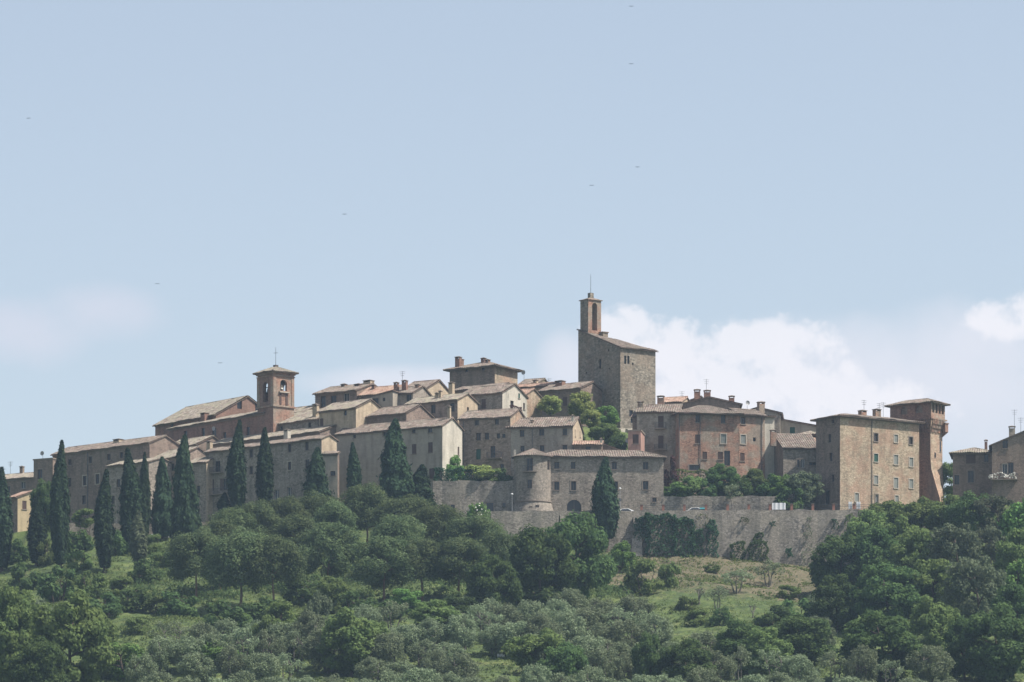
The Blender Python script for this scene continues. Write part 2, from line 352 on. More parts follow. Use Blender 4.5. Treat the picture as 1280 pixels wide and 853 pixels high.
def roof_planes(Lx, Dy, zE, typ, pt, o, og):
    V = Vector
    if typ == 'gable_x':
        r = Dy / 2
        return [([V((-og, -o, zE - pt * o)), V((Lx + og, -o, zE - pt * o)), V((Lx + og, r, zE + pt * r)), V((-og, r, zE + pt * r))], (0, -pt, 1)),
                ([V((Lx + og, Dy + o, zE - pt * o)), V((-og, Dy + o, zE - pt * o)), V((-og, r, zE + pt * r)), V((Lx + og, r, zE + pt * r))], (0, pt, 1))], [(V((-og, r, zE + pt * r)), V((Lx + og, r, zE + pt * r)))]
    if typ == 'gable_y':
        r = Lx / 2
        return [([V((-o, Dy + og, zE - pt * o)), V((-o, -og, zE - pt * o)), V((r, -og, zE + pt * r)), V((r, Dy + og, zE + pt * r))], (-pt, 0, 1)),
                ([V((Lx + o, -og, zE - pt * o)), V((Lx + o, Dy + og, zE - pt * o)), V((r, Dy + og, zE + pt * r)), V((r, -og, zE + pt * r))], (pt, 0, 1))], [(V((r, -og, zE + pt * r)), V((r, Dy + og, zE + pt * r)))]
    if typ == 'hip':
        h = min(Lx, Dy) / 2; zb = zE - pt * o; zr = zE + pt * h
        A, B, C, D = V((-o, -o, zb)), V((Lx + o, -o, zb)), V((Lx + o, Dy + o, zb)), V((-o, Dy + o, zb))
        R0, R1 = (V((h, Dy / 2, zr)), V((Lx - h, Dy / 2, zr))) if Lx >= Dy else (V((Lx / 2, h, zr)), V((Lx / 2, Dy - h, zr)))
        if (R1 - R0).length < .05: R1 = R0
        same = R1 is R0
        if Lx >= Dy:
            pl = [([A, B, R1, R0] if not same else [A, B, R0], (0, -pt, 1)), ([C, D, R0, R1] if not same else [C, D, R0], (0, pt, 1)), ([D, A, R0], (-pt, 0, 1)), ([B, C, R1], (pt, 0, 1))]
            rd = [(A, R0), (D, R0), (B, R1), (C, R1)]
        else:
            pl = [([A, B, R0], (0, -pt, 1)), ([C, D, R1], (0, pt, 1)), ([D, A, R0, R1], (-pt, 0, 1)), ([B, C, R1, R0], (pt, 0, 1))]
            rd = [(A, R0), (B, R0), (C, R1), (D, R1)]
        if not same: rd.append((R0, R1))
        return pl, rd
    if typ == 'shed_f':
        return [([V((-og, -o, zE - pt * o)), V((Lx + og, -o, zE - pt * o)), V((Lx + og, Dy + og, zE + pt * (Dy + og))), V((-og, Dy + og, zE + pt * (Dy + og)))], (0, -pt, 1))], []
    if typ == 'tower':
        z = lambda u, v: zE + pt * (Lx - u) * (1 - .42 * v / Dy)
        A, B, C, D = [V((u, v, z(min(max(u, 0), Lx), min(max(v, 0), Dy)))) for u, v in ((-og, -og), (Lx + o, -og), (Lx + o, Dy + o), (-og, Dy + o))]
        B.z -= .1; C.z -= .1
        nr = lambda a, b, c: tuple((b - a).cross(c - a))
        return [([A, B, C], nr(A, B, C)), ([A, C, D], nr(A, C, D))], []
    if typ == 'shed_r':
        return [([V((-og, -og, zE + pt * (Lx + og))), V((Lx + o, -og, zE - pt * o)), V((Lx + o, Dy + og, zE - pt * o)), V((-og, Dy + og, zE + pt * (Lx + og)))], (pt, 0, 1))], []
    if typ == 'shed_l':
        return [([V((-o, -og, zE - pt * o)), V((Lx + og, -og, zE + pt * (Lx + og))), V((Lx + og, Dy + og, zE + pt * (Lx + og))), V((-o, Dy + og, zE - pt * o))], (-pt, 0, 1))], []
    return [], []
def roofz(u, v, Lx, Dy, zE, typ, pt):
    return zE + {'gable_x': lambda: pt * min(v, Dy - v), 'gable_y': lambda: pt * min(u, Lx - u), 'shed_f': lambda: pt * v,
                 'shed_r': lambda: pt * (Lx - u), 'tower': lambda: pt * (Lx - u) * (1 - .42 * v / Dy), 'shed_l': lambda: pt * u}.get(typ, lambda: 0)()
def wall_face(mb, o, d, n, Ln, z0, topf, brk, holes, mat, rev=.24, through=None):
    """wall with real openings; holes: (s0,s1,za,zb,arched)"""
    pt = lambda s, z, e=0: Vector((o[0] + d[0] * s - n[0] * e, o[1] + d[1] * s - n[1] * e, z))
    S = sorted({0, Ln, *brk, *[h[0] for h in holes], *[h[1] for h in holes]}); S = [s for s in S if -1e-6 <= s <= Ln + 1e-6]
    zt = max(topf(s) for s in S)
    Z = sorted({z0, zt, *[h[2] for h in holes], *[h[3] for h in holes]})
    for s0, s1 in zip(S, S[1:]):
        if s1 - s0 < 1e-5: continue
        a, b = topf(s0 + 1e-6), topf(s1 - 1e-6)
        for za, zb in zip(Z, Z[1:]):
            if zb - za < 1e-5: continue
            sm, zm = (s0 + s1) / 2, (za + zb) / 2
            if any(h[0] < sm < h[1] and h[2] < zm < h[3] for h in holes): continue
            pl = clip([Vector((s0, 0, za)), Vector((s1, 0, za)), Vector((s1, 0, zb)), Vector((s0, 0, zb))], lambda p: p.z - (a + (b - a) * (p.x - s0) / (s1 - s0)), -1e9, 0)
            if len(pl) >= 3: mb.poly([pt(p.x, p.z) for p in pl], mat)
    for h in holes:
        s0, s1, za, zb = h[:4]; r = h[5] if len(h) > 5 else rev
        zs = zb
        if h[4]:
            rr = (s1 - s0) / 2; zs = zb - rr; cx = (s0 + s1) / 2
            arc = [(cx - rr * math.cos(math.pi * k / 10), zs + rr * math.sin(math.pi * k / 10)) for k in range(11)]
            for k in range(10):
                (p0, q0), (p1, q1) = arc[k], arc[k + 1]
                mb.poly([pt(p0, q0), pt(p1, q1), pt(p1, zb), pt(p0, zb)], mat)
                mb.poly([pt(p0, q0), pt(p0, q0, r), pt(p1, q1, r), pt(p1, q1)], mat)
        else: mb.poly([pt(s0, zb), pt(s0, zb, r), pt(s1, zb, r), pt(s1, zb)], mat)
        mb.poly([pt(s0, za), pt(s0, za, r), pt(s0, zs, r), pt(s0, zs)], mat)
        mb.poly([pt(s1, za), pt(s1, zs), pt(s1, zs, r), pt(s1, za, r)], mat)
        mb.poly([pt(s0, za), pt(s1, za), pt(s1, za, r), pt(s0, za, r)], mat)
WST = {  # style: (surround, frame, shutter, kind)
    'd': (None, 'frame', None), 't': ('trim', 'frame', None), 'b': (None, 'frame', 'sh_brown'), 'g': (None, 'frame', 'sh_green'), 'tg': ('trim', 'frame', 'sh_green'),
    'y': ('trim', 'frame', 'sh_grey'), 'w': ('trim_d', 'frame_white', None), 'h': (None, None, None), 'a': (None, 'frame', None), 'r': ('trim_d', 'frame', None), 'o': (None, 'frame', 'open'), 'D': (None, 'frame', None), 'n': None}
def add_window(root, o, d, n, h, st, name=None):
    s0, s1, za, zb, arch = h[:5]; sur, fr, sh = WST[st]
    nm = name or {'a': 'gate', 'D': 'door'}.get(st, 'window')
    mb = MB(); P = lambda s, z, e: (o[0] + d[0] * s + n[0] * e, o[1] + d[1] * s + n[1] * e, z)
    rev = (h[5] if len(h) > 5 else .24) - .002
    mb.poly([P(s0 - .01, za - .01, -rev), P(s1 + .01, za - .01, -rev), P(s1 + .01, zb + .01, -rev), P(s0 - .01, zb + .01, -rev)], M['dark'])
    if fr:
        f = M[fr]; w = .06; a, b = -rev + .01, -rev + .06
        mb.obox(o, d, n, s0, s0 + w, a, b, za, zb, f); mb.obox(o, d, n, s1 - w, s1, a, b, za, zb, f)
        mb.obox(o, d, n, s0 + w, s1 - w, a, b, zb - w, zb, f); mb.obox(o, d, n, s0 + w, s1 - w, a, b, za, za + w, f)
        c = (s0 + s1) / 2; mb.obox(o, d, n, c - .03, c + .03, a, b + .004, za + w, zb - w, f)
    if sur:
        w = .16; s_ = M[sur]
        mb.obox(o, d, n, s0 - w, s0 - .004, .004, .05, za, zb, s_); mb.obox(o, d, n, s1 + .004, s1 + w, .004, .05, za, zb, s_)
        mb.obox(o, d, n, s0 - w, s1 + w, .004, .06, zb + .004, zb + w, s_)
    W_ = mb.build(nm, root)
    if sur or st in 'dbgo' or st == 'tg':
        sb = MB(); sb.obox(o, d, n, s0 - .12, s1 + .12, .005, .12, za - .12, za - .004, M['trim' if sur == 'trim' else 'trim_d']); sb.build('sill', W_)
    if sh and sh != 'open':
        sb = MB(); c = (s0 + s1) / 2; mt = M[sh]
        for a, b in ((s0 + .01, c - .01), (c + .01, s1 - .01)):
            sb.obox(o, d, n, a, b, -.12, -.075, za + .01, zb - .01, mt)
            k = int((zb - za) / .14)
            for j in range(k): z = za + .05 + j * .14; sb.obox(o, d, n, a + .06, b - .06, -.074, -.055, z, z + .07, mt)
        sb.build('shutter', W_)
    elif sh == 'open':
        hw = (s1 - s0) / 2
        for a, b in ((s0 - hw - .02, s0 - .02), (s1 + .02, s1 + hw + .02)):
            sb = MB(); sb.obox(o, d, n, a, b, .02, .07, za, zb, M['sh_brown']); sb.build('shutter', W_)
    return W_
def chimney(parent, x, y, z0, z1, w, mat, cap='tile'):
    mb = MB(); h = w / 2
    mb.box(x - h, x + h, y - h * .8, y + h * .8, z0, z1 - .42, mat)
    for sx in (-1, 1):
        a, b = sorted((sx * h, sx * (h - .16))); mb.box(x + a, x + b, y - h * .8, y + h * .8, z1 - .418, z1 - .16, mat)
    mb.box(x - h - .1, x + h + .1, y - h * .8 - .1, y + h * .8 + .1, z1 - .158, z1 - .06, M[cap])
    mb.poly([(x - h - .06, y - h * .8 - .06, z1 - .058), (x + h + .06, y - h * .8 - .06, z1 - .058), (x, y, z1 + .12)], M[cap])
    mb.poly([(x + h + .06, y - h * .8 - .06, z1 - .058), (x + h + .06, y + h * .8 + .06, z1 - .058), (x, y, z1 + .12)], M[cap])
    mb.poly([(x + h + .06, y + h * .8 + .06, z1 - .058), (x - h - .06, y + h * .8 + .06, z1 - .058), (x, y, z1 + .12)], M[cap])
    mb.poly([(x - h - .06, y + h * .8 + .06, z1 - .058), (x - h - .06, y - h * .8 - .06, z1 - .058), (x, y, z1 + .12)], M[cap])
    return mb.build('chimney', parent)
def antenna(parent, x, y, z0, z1, dish=False):
    mb = MB(); mb.tube((x, y, z0), (x, y, z1), .035, .03, M['metal'], 5)
    if dish:
        prof = [(.0, 0), (.22, .03), (.42, .12)]
        mb2 = MB(); mb2.ring(prof, M['zinc'], 14)
        for v in mb2.v: pass
        i = len(mb.v); mi = mb.mi(M['zinc'])
        for f in mb2.f: mb.f.append(tuple(a + i for a in f)); mb.m.append(mi)
        mb.v += [(x + a, y - .1 - c, z1 + b) for a, b, c in mb2.v]
    else:
        for k in range(3):
            z = z1 - .15 - k * .35; l = .55 - k * .1
            mb.tube((x - l, y, z), (x + l, y, z), .022, .022, M['metal'], 4)
            for j in range(-2, 3): mb.tube((x + j * l / 2.3, y - .25, z + .01), (x + j * l / 2.3, y + .25, z + .01), .012, .012, M['metal'], 3)
    return mb.build('satellite_dish' if dish else 'antenna', parent)
class House: pass
def house(name, label, pxL, pxR, yaw, Yc, eave, base, depth=None, side=None, roof='gable_x', pt=.3, wall='stone', swall=None, tile='tile', over=.45, og=.22,
          wins=(), swins=(), chim=(), ant=(), cat='house', group='houses of the hill town', band=True, pipe=(), balc=(), eave_at=None):
    k_ = sum(map(ord, label))
    if wall == 'stone': wall = ('stone', 'stone_b', 'stone_c')[k_ % 3]; swall = swall or wall
    a = math.radians(yaw); ca, sa = math.cos(a), math.sin(a)
    if yaw >= 0:
        Rx, Ry = xof(pxR, Yc), Yc; k = (pxL - 640) / F
        Ln = (Rx - k * (D0 + Yc)) / (ca + k * sa); X0, Y0 = Rx - Ln * ca, Yc + Ln * sa; Cx = Rx
    else:
        X0, Y0 = xof(pxL, Yc), Yc; k = (pxR - 640) / F
        Ln = (k * (D0 + Yc) - X0) / (ca + k * sa); Cx = X0
    if depth is None:
        k = (side - 640) / F; depth = abs((k * (D0 + Yc) - Cx) / (sa - k * ca))
    cs = [(X0 + p * ca + q * sa, Y0 - p * sa + q * ca) for p in (0, Ln / 2, Ln) for q in (0, depth)]
    zE, zb = zof(eave, Yc), min(min(float(G(*c)) for c in cs), zof(base, Yc)) - .4
    root = empty(name, (X0, Y0, zb), -a, label, cat, group)
    zE -= zb
    h = House(); h.root, h.L, h.D, h.zE, h.zb, h.X0, h.Y0, h.ca, h.sa, h.a = root, Ln, depth, zE, zb, X0, Y0, ca, sa, a
    def fs(px, v=0):          # photo column -> distance along the front (at depth v)
        x0, y0 = X0 + v * sa, Y0 + v * ca; k = (px - 640) / F
        return (k * (D0 + y0) - x0) / (ca + k * sa)
    h.fs = fs
    h.fz = lambda s, py, v=0: zof(py, Y0 + v * ca - s * sa) - zb
    u_side = Ln if yaw >= 0 else 0
    def ss(px):
        x0, y0 = X0 + u_side * ca, Y0 - u_side * sa; k = (px - 640) / F
        return (k * (D0 + y0) - x0) / (sa - k * ca)
    h.ss = ss; h.sz = lambda s, py: zof(py, Y0 - u_side * sa + s * ca) - zb
    fo = ((0, 0), (1, 0), (0, -1)); so = ((Ln, 0), (0, 1), (1, 0)) if yaw >= 0 else ((0, 0), (0, 1), (-1, 0))
    fh, sh = [], []
    for w in wins:
        px, py, ww, hh, st = w; s = fs(px); z = h.fz(s, py); q_ = rng.random(); ww *= rng.uniform(.92, 1.1); hh *= rng.uniform(.93, 1.06); st = 'r' if st == 'd' and q_ < .3 else ('w' if st == 'd' and q_ < .4 else st); fh.append(((s - ww / 2, s + ww / 2, z - hh / 2, z + hh / 2, st in 'a'), st))
    for w in swins:
        px, py, ww, hh, st = w; s = ss(px); z = h.sz(s, py); sh.append(((s - ww / 2, s + ww / 2, z - hh / 2, z + hh / 2, st in 'a'), st))
    mb = MB(); wm = M[wall]; sm = M[swall or wall]
    rz = lambda u, v: roofz(u, v, Ln, depth, zE, roof, pt)
    wall_face(mb, *fo, Ln, 0, lambda s: rz(s, 0), [Ln / 2] if roof == 'gable_y' else [], [q for q, _ in fh], wm)
    for u in (0, Ln):
        nrm = (-1, 0) if u == 0 else (1, 0); vis = (u == u_side)
        wall_face(mb, (u, 0), (0, 1), nrm, depth, 0, lambda s, u=u: rz(u, s), [depth / 2] if roof == 'gable_x' else [], [q for q, _ in sh] if vis else [], sm if vis else wm)
    wall_face(mb, (0, depth), (1, 0), (0, 1), Ln, 0, lambda s: rz(s, depth), [Ln / 2] if roof == 'gable_y' else [], [], wm)
    mb.build('wall', root)
    for q, st in fh: add_window(root, *fo, q, st)
    for q, st in sh: add_window(root, *so, q, st)
    if roof == 'flat':
        rb = MB(); rb.box(-.12, Ln + .12, -.12, depth + .12, zE + .003, zE + .25, M['trim_d']); ro = rb.build('roof', root)
    else:
        pls, ridges = roof_planes(Ln, depth, zE + .03, roof, pt, over, og)
        rb = MB()
        for pl, n in pls:
            nn = Vector(n).normalized()
            rb.poly([p for p in pl][::-1], M['eave'])
            up = [p + nn * .12 for p in pl]
            for i in range(len(pl)):
                j = (i + 1) % len(pl); rb.poly([pl[i], pl[j], up[j], up[i]], M['tile_dark'])
            corrug(rb, [p + nn * .10 for p in pl], n, M[tile])
        for p, q in ridges: rb.tube(p + Vector((0, 0, .16)), q + Vector((0, 0, .16)), .15, .15, M[tile], 6)
        ro = rb.build('roof', root)
    h.roof = ro
    if band and roof in ('gable_x', 'hip', 'shed_f'):
        bb = MB(); bb.obox((0, 0), (1, 0), (0, -1), -.05, Ln + .05, .003, .12, zE - .28, zE - .06, M['trim_d']); bb.build('cornice', root)
    for c in chim:
        px, top, w, v = c[:4]; mt = c[4] if len(c) > 4 else M['brick_tan']
        s = fs(px, v); z1 = h.fz(s, top, v)
        z0 = min(rz(min(max(s, 0), Ln), min(max(v, 0), depth)) - .4, z1 - .8); chimney(ro, s, v, z0, z1, w, mt)
    for c in ant:
        px, top, v = c[:3]; s = fs(px, v); z1 = h.fz(s, top, v)
        antenna(ro, s, v, min(rz(min(max(s, 0), Ln), min(max(v, 0), depth)), z1 - .6), z1, len(c) > 3)
    for px in pipe:
        s = fs(px); pb = MB(); pb.tube((s, -.12, .5), (s, -.12, zE - .3), .06, .06, M['metal'], 6); pb.build('downpipe', root)
    for px0, px1, py in balc:
        s0, s1 = fs(px0), fs(px1); z = h.fz(s0, py); b = MB()
        b.box(s0, s1, -.95, -.004, z - .14, z, M['trim_d'])
        for k in range(int((s1 - s0) / .16) + 1): b.tube((s0 + .04 + k * .16, -.9, z + .002), (s0 + .04 + k * .16, -.9, z + .95), .015, .015, M['metal'], 3)
        for u in (s0 + .03, s1 - .03):
            for k in range(5): b.tube((u, -.85 + k * .18, z + .002), (u, -.85 + k * .18, z + .95), .015, .015, M['metal'], 3)
            b.box(u - .02, u + .02, -.9, -.05, z + .95, z + .99, M['metal'])
        b.box(s0, s1, -.93, -.87, z + .952, z + 1.0, M['metal']); b.build('balcony', root)
    return h

# ================================================================ the town, left to right
house('farmhouse', 'low brown house with grey roof at the far left end of town', -30, 47, 30, 60, 597, 640, depth=9, wall='brown', tile='tile_pale', pt=.32,
      wins=[(29, 606.5, 1.1, 1.3, 'd'), (10, 612, 1.0, 1.2, 'd')], ant=[(13, 577, 5)], chim=[(27.5, 583, .7, 4.5)])
house('cottage', 'small yellow house with pinkish tiled roof standing below the long row at left', 8, 22, 52, 9, 622, 668, side=63, depth=None, wall='brown', swall='yellow', tile='tile_red', pt=.38,
      swins=[(30.5, 631.5, .9, 1.5, 'b'), (49, 634, .8, 1.3, 'b')])
house('tall_house', 'flat topped brick end house beside the tallest left cypress', 42, 66, 30, 50, 574, 655, depth=9, roof='flat', wall='brown', wins=[(50, 593, 1.1, 1.9, 'd'), (50, 618, 1.0, 1.6, 'd')], ant=[(53.5, 567, 3, 1)], band=False)
house('row_house', 'long curved brick row house behind the row of cypresses', 66, 187, 42, 36, 554, 655, depth=8, wall='brown', tile='tile', pt=.4,
      wins=[(87, 578, .9, 1.2, 'd'), (113, 575, .9, 1.2, 'd'), (136, 571.5, .9, 1.1, 'd'), (152, 569, .9, 1.1, 'd'), (87, 603, 1, 1.7, 'd'), (106, 601, 1.1, 1.8, 't'), (122, 599, 1.1, 1.8, 't'), (105, 625, 1.1, 1.7, 'd'), (122, 627, 1, 1.6, 'd'), (149, 596, 1, 1.6, 'd'), (170, 594, 1, 1.6, 'd')],
      chim=[(93.5, 562.5, 1.2, 3), (148, 549, 1.5, 3, M['tan']), (82, 566, .8, 3)], pipe=(110,))
house('row_house', 'grey walled house with pale roof rising behind the dark double cypress', 135, 186, 40, 28, 578, 657, depth=7, wall='stone', tile='tile_pale', wins=[(148, 604, .9, 1.4, 'd'), (141, 625, .9, 1.4, 'd'), (170, 603, .9, 1.4, 'd')])
house('row_house', 'narrow house with pale rumpled roof just left of the broad cypress', 182, 224, 44, 31, 571, 660, depth=9, wall='stone', tile='tile_pale', pt=.45,
      chim=[(187, 552.5, 1.6, 5.5, M['tan']), (200, 559, 1.3, 3.5, M['tan']), (193, 561, 1.0, 5.5)], wins=[(216, 584, .9, 1.4, 'd'), (196, 590, .9, 1.4, 'd')])
house('row_house', 'house with low pale roof behind the broad cypress, under the church wall', 206, 246, 44, 40, 556, 640, depth=8, wall='brown', tile='tile_pale', pt=.45, chim=[(229, 548, .8, 3, M['pale'])])
house('cottage', 'little house with a bright dormer gable right of the broad cypress', 236, 258, 40, 27, 578, 655, depth=5, roof='gable_x', wall='stone', swall='tan', tile='tile_pale', pt=.45, wins=[(241, 594, .8, 1.4, 'd'), (248, 612, .8, 1.4, 'd')])
hb = house('long_house', 'long three storey stone house with pinkish roof end behind two slim cypresses', 257, 402, 42, 10, 548.5, 660, side=421, depth=None, wall='stone', swall='tan', tile='tile', pt=.4,
      wins=[(272, 584, 1.2, 2.2, 'D'), (262.5, 607, 1.1, 2.0, 'o'), (281.5, 605.5, 1.1, 2.0, 'o'), (314, 567, .9, 1.5, 'd'), (314, 588, .9, 1.5, 'd'), (362, 560, .9, 1.5, 'd'), (362, 582.5, .9, 1.5, 't'), (383.5, 558, .9, 1.5, 'd'), (384, 580, .9, 1.5, 'd'), (362, 615, 1.1, 1.7, 'w'), (346, 618, 1.1, 1.5, 'd'), (385, 612, .9, 1.5, 'd'), (300, 612, .9, 1.5, 'd')],
      chim=[(262, 551.5, .9, 2.0, M['tan']), (359, 537, 1.0, 4.5, M['pale']), (330, 541, .8, 4.5)], balc=[(257.5, 287, 620), (266, 279, 592)])
house('row_house', 'low attic storey with pale roof behind the long stone house', 262, 400, 42, 22, 540, 600, depth=8, wall='brown', tile='tile_pale', pt=.35, chim=[(257.5, 551, .8, 1)], ant=[(268, 536, 3, 1)])
# church: nave, aisle, bell tower
house('church', 'church nave with broad pale tiled roof and red brick gable', 194, 270, 51, 56, 518.5, 560, side=348, depth=None, wall='brick', tile='tile_pale', pt=.54, over=.5, cat='church', group=None,
      swins=[(299.5, 506, 1.1, 1.6, 'h'), (322, 509, 1.1, 1.6, 'h')], wins=[(215, 534, .9, 1.4, 'h')])
house('church_aisle', 'dark red brick aisle with narrow lit roof in front of the church nave', 211, 331, 50, 38, 516.5, 560, depth=5, roof='shed_f', pt=.3, wall='brick', swall='brick_tan', tile='tile_pale', cat='church building', group=None,
      wins=[(232, 546, 1.0, 2.0, 'h'), (267.5, 540.5, 1.3, 1.5, 'd'), (254, 543, 1.1, 2.2, 'h'), (310, 541, .9, 2.0, 'h'), (281, 545, .9, 1.4, 'h')], chim=[(256, 516, 1.3, 3.2, M['brick'])])
house('parish_house', 'house with broad pale roof between the bell tower and the brown top house', 334, 397, 44, 30, 524, 560, depth=12, wall='stone', tile='tile_pale', pt=.45, wins=[(387, 532, .8, 1.2, 'd'), (352, 537, .8, 1.2, 'd')], chim=[(394.5, 505, .9, 1.0, M['tan'])])
house('brick_house', 'small brick house squeezed behind the bell tower foot', 345, 380, 40, 46, 516, 560, depth=8, wall='brick_tan', tile='tile_pale', pt=.4)
WST['n'] = (None, None, None)
def tower_box(mb, L_, D_, z0, z1, holes_f, holes_s, mf, ms, rev):
    c = lambda s: z1
    wall_face(mb, (0, 0), (1, 0), (0, -1), L_, z0, c, [], holes_f, mf, rev); wall_face(mb, (0, D_), (1, 0), (0, 1), L_, z0, c, [], holes_f, mf, rev)
    wall_face(mb, (L_, 0), (0, 1), (1, 0), D_, z0, c, [], holes_s, ms, rev); wall_face(mb, (0, 0), (0, 1), (-1, 0), D_, z0, c, [], holes_s, mf, rev)
Yc, a = 36.0, math.radians(50); ca, sa = math.cos(a), math.sin(a)
Wd = 4.75; cx, cy = xof(341.6, Yc), Yc
zt, zb0 = zof(463.5, Yc), zof(560, Yc)
bt = empty('bell_tower', (cx - Wd * ca, cy + Wd * sa, zb0), -a, 'red brick church bell tower with tiled pyramid cap and arched bell openings', 'bell tower')
zr = lambda py: zof(py, Yc) - zb0
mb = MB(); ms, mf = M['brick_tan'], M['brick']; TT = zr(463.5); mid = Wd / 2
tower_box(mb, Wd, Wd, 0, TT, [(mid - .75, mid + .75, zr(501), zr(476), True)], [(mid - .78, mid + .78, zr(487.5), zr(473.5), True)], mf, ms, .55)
mb.build('wall', bt)
b = MB()
for u in (0, Wd - .7):
    b.box(u - .05 if u == 0 else u, u + .7 if u == 0 else u + .75, -.10, -.004, zr(507), TT - .9, ms)
for v in (.004, Wd - .62): b.box(Wd + .004, Wd + .1, v, v + .62, zr(507), TT - .9, ms)
b.build('pilaster', bt)
for z0_, z1_, e in ((zr(508), zr(506), .22), (TT - .9, TT - .72, .16), (TT - .5, TT - .32, .2), (TT - .3, TT - .02, .34)):
    b = MB(); b.obox((0, 0), (1, 0), (0, -1), -e, Wd + e, .005, e, z0_, z1_, ms); b.obox((Wd, 0), (0, 1), (1, 0), .001, Wd, .005, e, z0_, z1_, ms)
    b.obox((0, 0), (0, 1), (-1, 0), .001, Wd, .005, e, z0_, z1_, ms); b.obox((0, Wd), (1, 0), (0, 1), -e, Wd + e, .005, e, z0_, z1_, ms)
    b.build('cornice', bt)
b = MB(); b.box(Wd + .005, Wd + .4, mid - 1.1, mid + 1.1, zr(490.0), zr(488.6), M['trim'])
b.box(Wd + .005, Wd + .12, mid - .9, mid - .55, zr(505), zr(490.1), M['sh_brown']); b.box(Wd + .005, Wd + .12, mid + .45, mid + .9, zr(505), zr(490.1), M['sh_brown']); b.build('ledge', bt)
for px_, hh in ((.5, 1),):
    b = MB(); P0 = (mid, mid); zc = zr(482)
    b.ring([(.02, zc + .45), (.22, zc + .42), (.3, zc + .2), (.36, zc - .15), (.5, zc - .42), (.52, zc - .5)], M['bronze'], 16, cx=P0[0] + 1.6, cy=P0[1])
    b.tube((P0[0] + 1.6, P0[1] - 1.6, zc + .6), (P0[0] + 1.6, P0[1] + 1.6, zc + .6), .09, .09, M['metal'], 5); b.build('bell', bt)
    b = MB(); zc = zr(486); b.ring([(.02, zc + .45), (.22, zc + .42), (.3, zc + .2), (.36, zc - .15), (.5, zc - .42), (.52, zc - .5)], M['bronze'], 16, cx=mid, cy=mid - 1.6)
    b.tube((mid - 1.6, mid - 1.6, zc + .6), (mid + 1.6, mid - 1.6, zc + .6), .09, .09, M['metal'], 5); b.build('bell', bt)
rb = MB(); pls, rd = roof_planes(Wd, Wd, TT + .04, 'hip', .42, .62, 0)
for pl, n in pls:
    nn = Vector(n).normalized(); rb.poly(pl[::-1], M['eave']); up = [p + nn * .12 for p in pl]
    for i in range(len(pl)): j = (i + 1) % len(pl); rb.poly([pl[i], pl[j], up[j], up[i]], M['tile_dark'])
    corrug(rb, [p + nn * .1 for p in pl], n, M['tile_pale'])
for p, q in rd: rb.tube(p + Vector((0, 0, .14)), q + Vector((0, 0, .14)), .15, .15, M['tile'], 6)
ro = rb.build('roof', bt)
zp_ = TT + .04 + .42 * Wd / 2
b = MB(); b.box(mid - .35, mid + .35, mid - .35, mid + .35, zp_ - .3, zp_ + .45, M['eave']); b.tube((mid, mid, zp_ + .45), (mid, mid, zr(431)), .045, .03, M['metal'], 5)
b.tube((mid - .35, mid - .2, zr(438)), (mid + .35, mid + .2, zr(438)), .04, .04, M['metal'], 4); b.build('cross', bt)

# upper left cluster
house('top_house', 'brown house with wide eaves standing highest left of centre', 394, 446, 34, 44, 488, 530, depth=10, wall='brown', tile='tile', pt=.34, over=.7, wins=[(433, 498, 1.3, 2.0, 'w'), (404, 502, 1.2, 2.2, 'd'), (417, 501, 1.2, 2.0, 'd')], chim=[(430, 480, .9, 4), (448, 480, 1.2, 3.5), (461, 475.5, 1.6, 5, M['tan'])])
house('roof_house', 'house with orange roof slope beside the brown top house', 446, 492, 28, 41, 492, 525, depth=7, wall='tan', tile='tile_red', pt=.5, wins=[(454.5, 503.5, 1.2, 2.2, 'D')], chim=[(467, 481, .6, 2.5, M['brick'])])
house('terrace_house', 'plastered house with dark square windows under the orange roof', 452, 491, 26, 36, 497, 530, depth=6, roof='shed_l', pt=.17, wall='plaster', tile='tile', wins=[(468.6, 503.5, 1.4, 1.5, 'd'), (480, 499.5, .5, .7, 'h'), (455, 505.5, .9, 1.5, 'w')])
house('terrace_house', 'shaded house with roof terrace and two stubby brick chimneys', 485, 516, 26, 37, 491.5, 530, depth=8, wall='stone', tile='tile', pt=.4, wins=[(493, 499, 1.1, 1.9, 'D'), (511, 497, 1.0, 1.6, 'd')], chim=[(495.5, 478, .8, 1.5, M['brick']), (506, 475.5, .9, 1.6, M['brick']), (522, 480.5, .8, 3)], ant=[(503, 464, 3)])
house('gable_house', 'house with a tan gable wall behind the two white chimney pots', 500, 530, 30, 42, 488, 525, side=567, depth=None, wall='stone', swall='tan', tile='tile', pt=.44)
house('stone_house', 'stone house with three dark windows and a pale gable, above the big grey house', 508, 572, 36, 24, 500, 545, side=597, depth=None, wall='stone', swall='tan', tile='tile_pale', pt=.45,
      wins=[(524, 512.5, .95, 1.5, 'd'), (541.5, 511.5, .95, 1.5, 'd'), (565.5, 509.5, 1.0, 1.6, 'd')], chim=[(564.5, 478, .9, 4.5, M['tan']), (546, 491, .5, 1.8, M['tan']), (550.5, 488.5, .5, 1.8, M['tan'])], swins=[(585, 513, .6, 1.1, 'h')])
house('small_house', 'small house with lit tan wall and tall thin chimney on its left corner', 399, 445, 40, 22, 510, 560, depth=8, wall='tan', tile='tile_pale', pt=.45, wins=[(431.6, 516, .7, 1.0, 'h'), (402, 529, .9, 1.6, 'b')], chim=[(395.5, 506, .8, .5, M['tan'])], ant=[(396, 496, .4)])
house('wide_house', 'wide low house with tan roof directly behind the big grey house', 420, 508, 36, 19, 516.5, 560, side=513, depth=8, wall='brown', tile='tile', pt=.45, wins=[(452, 527, .7, .8, 'h')])
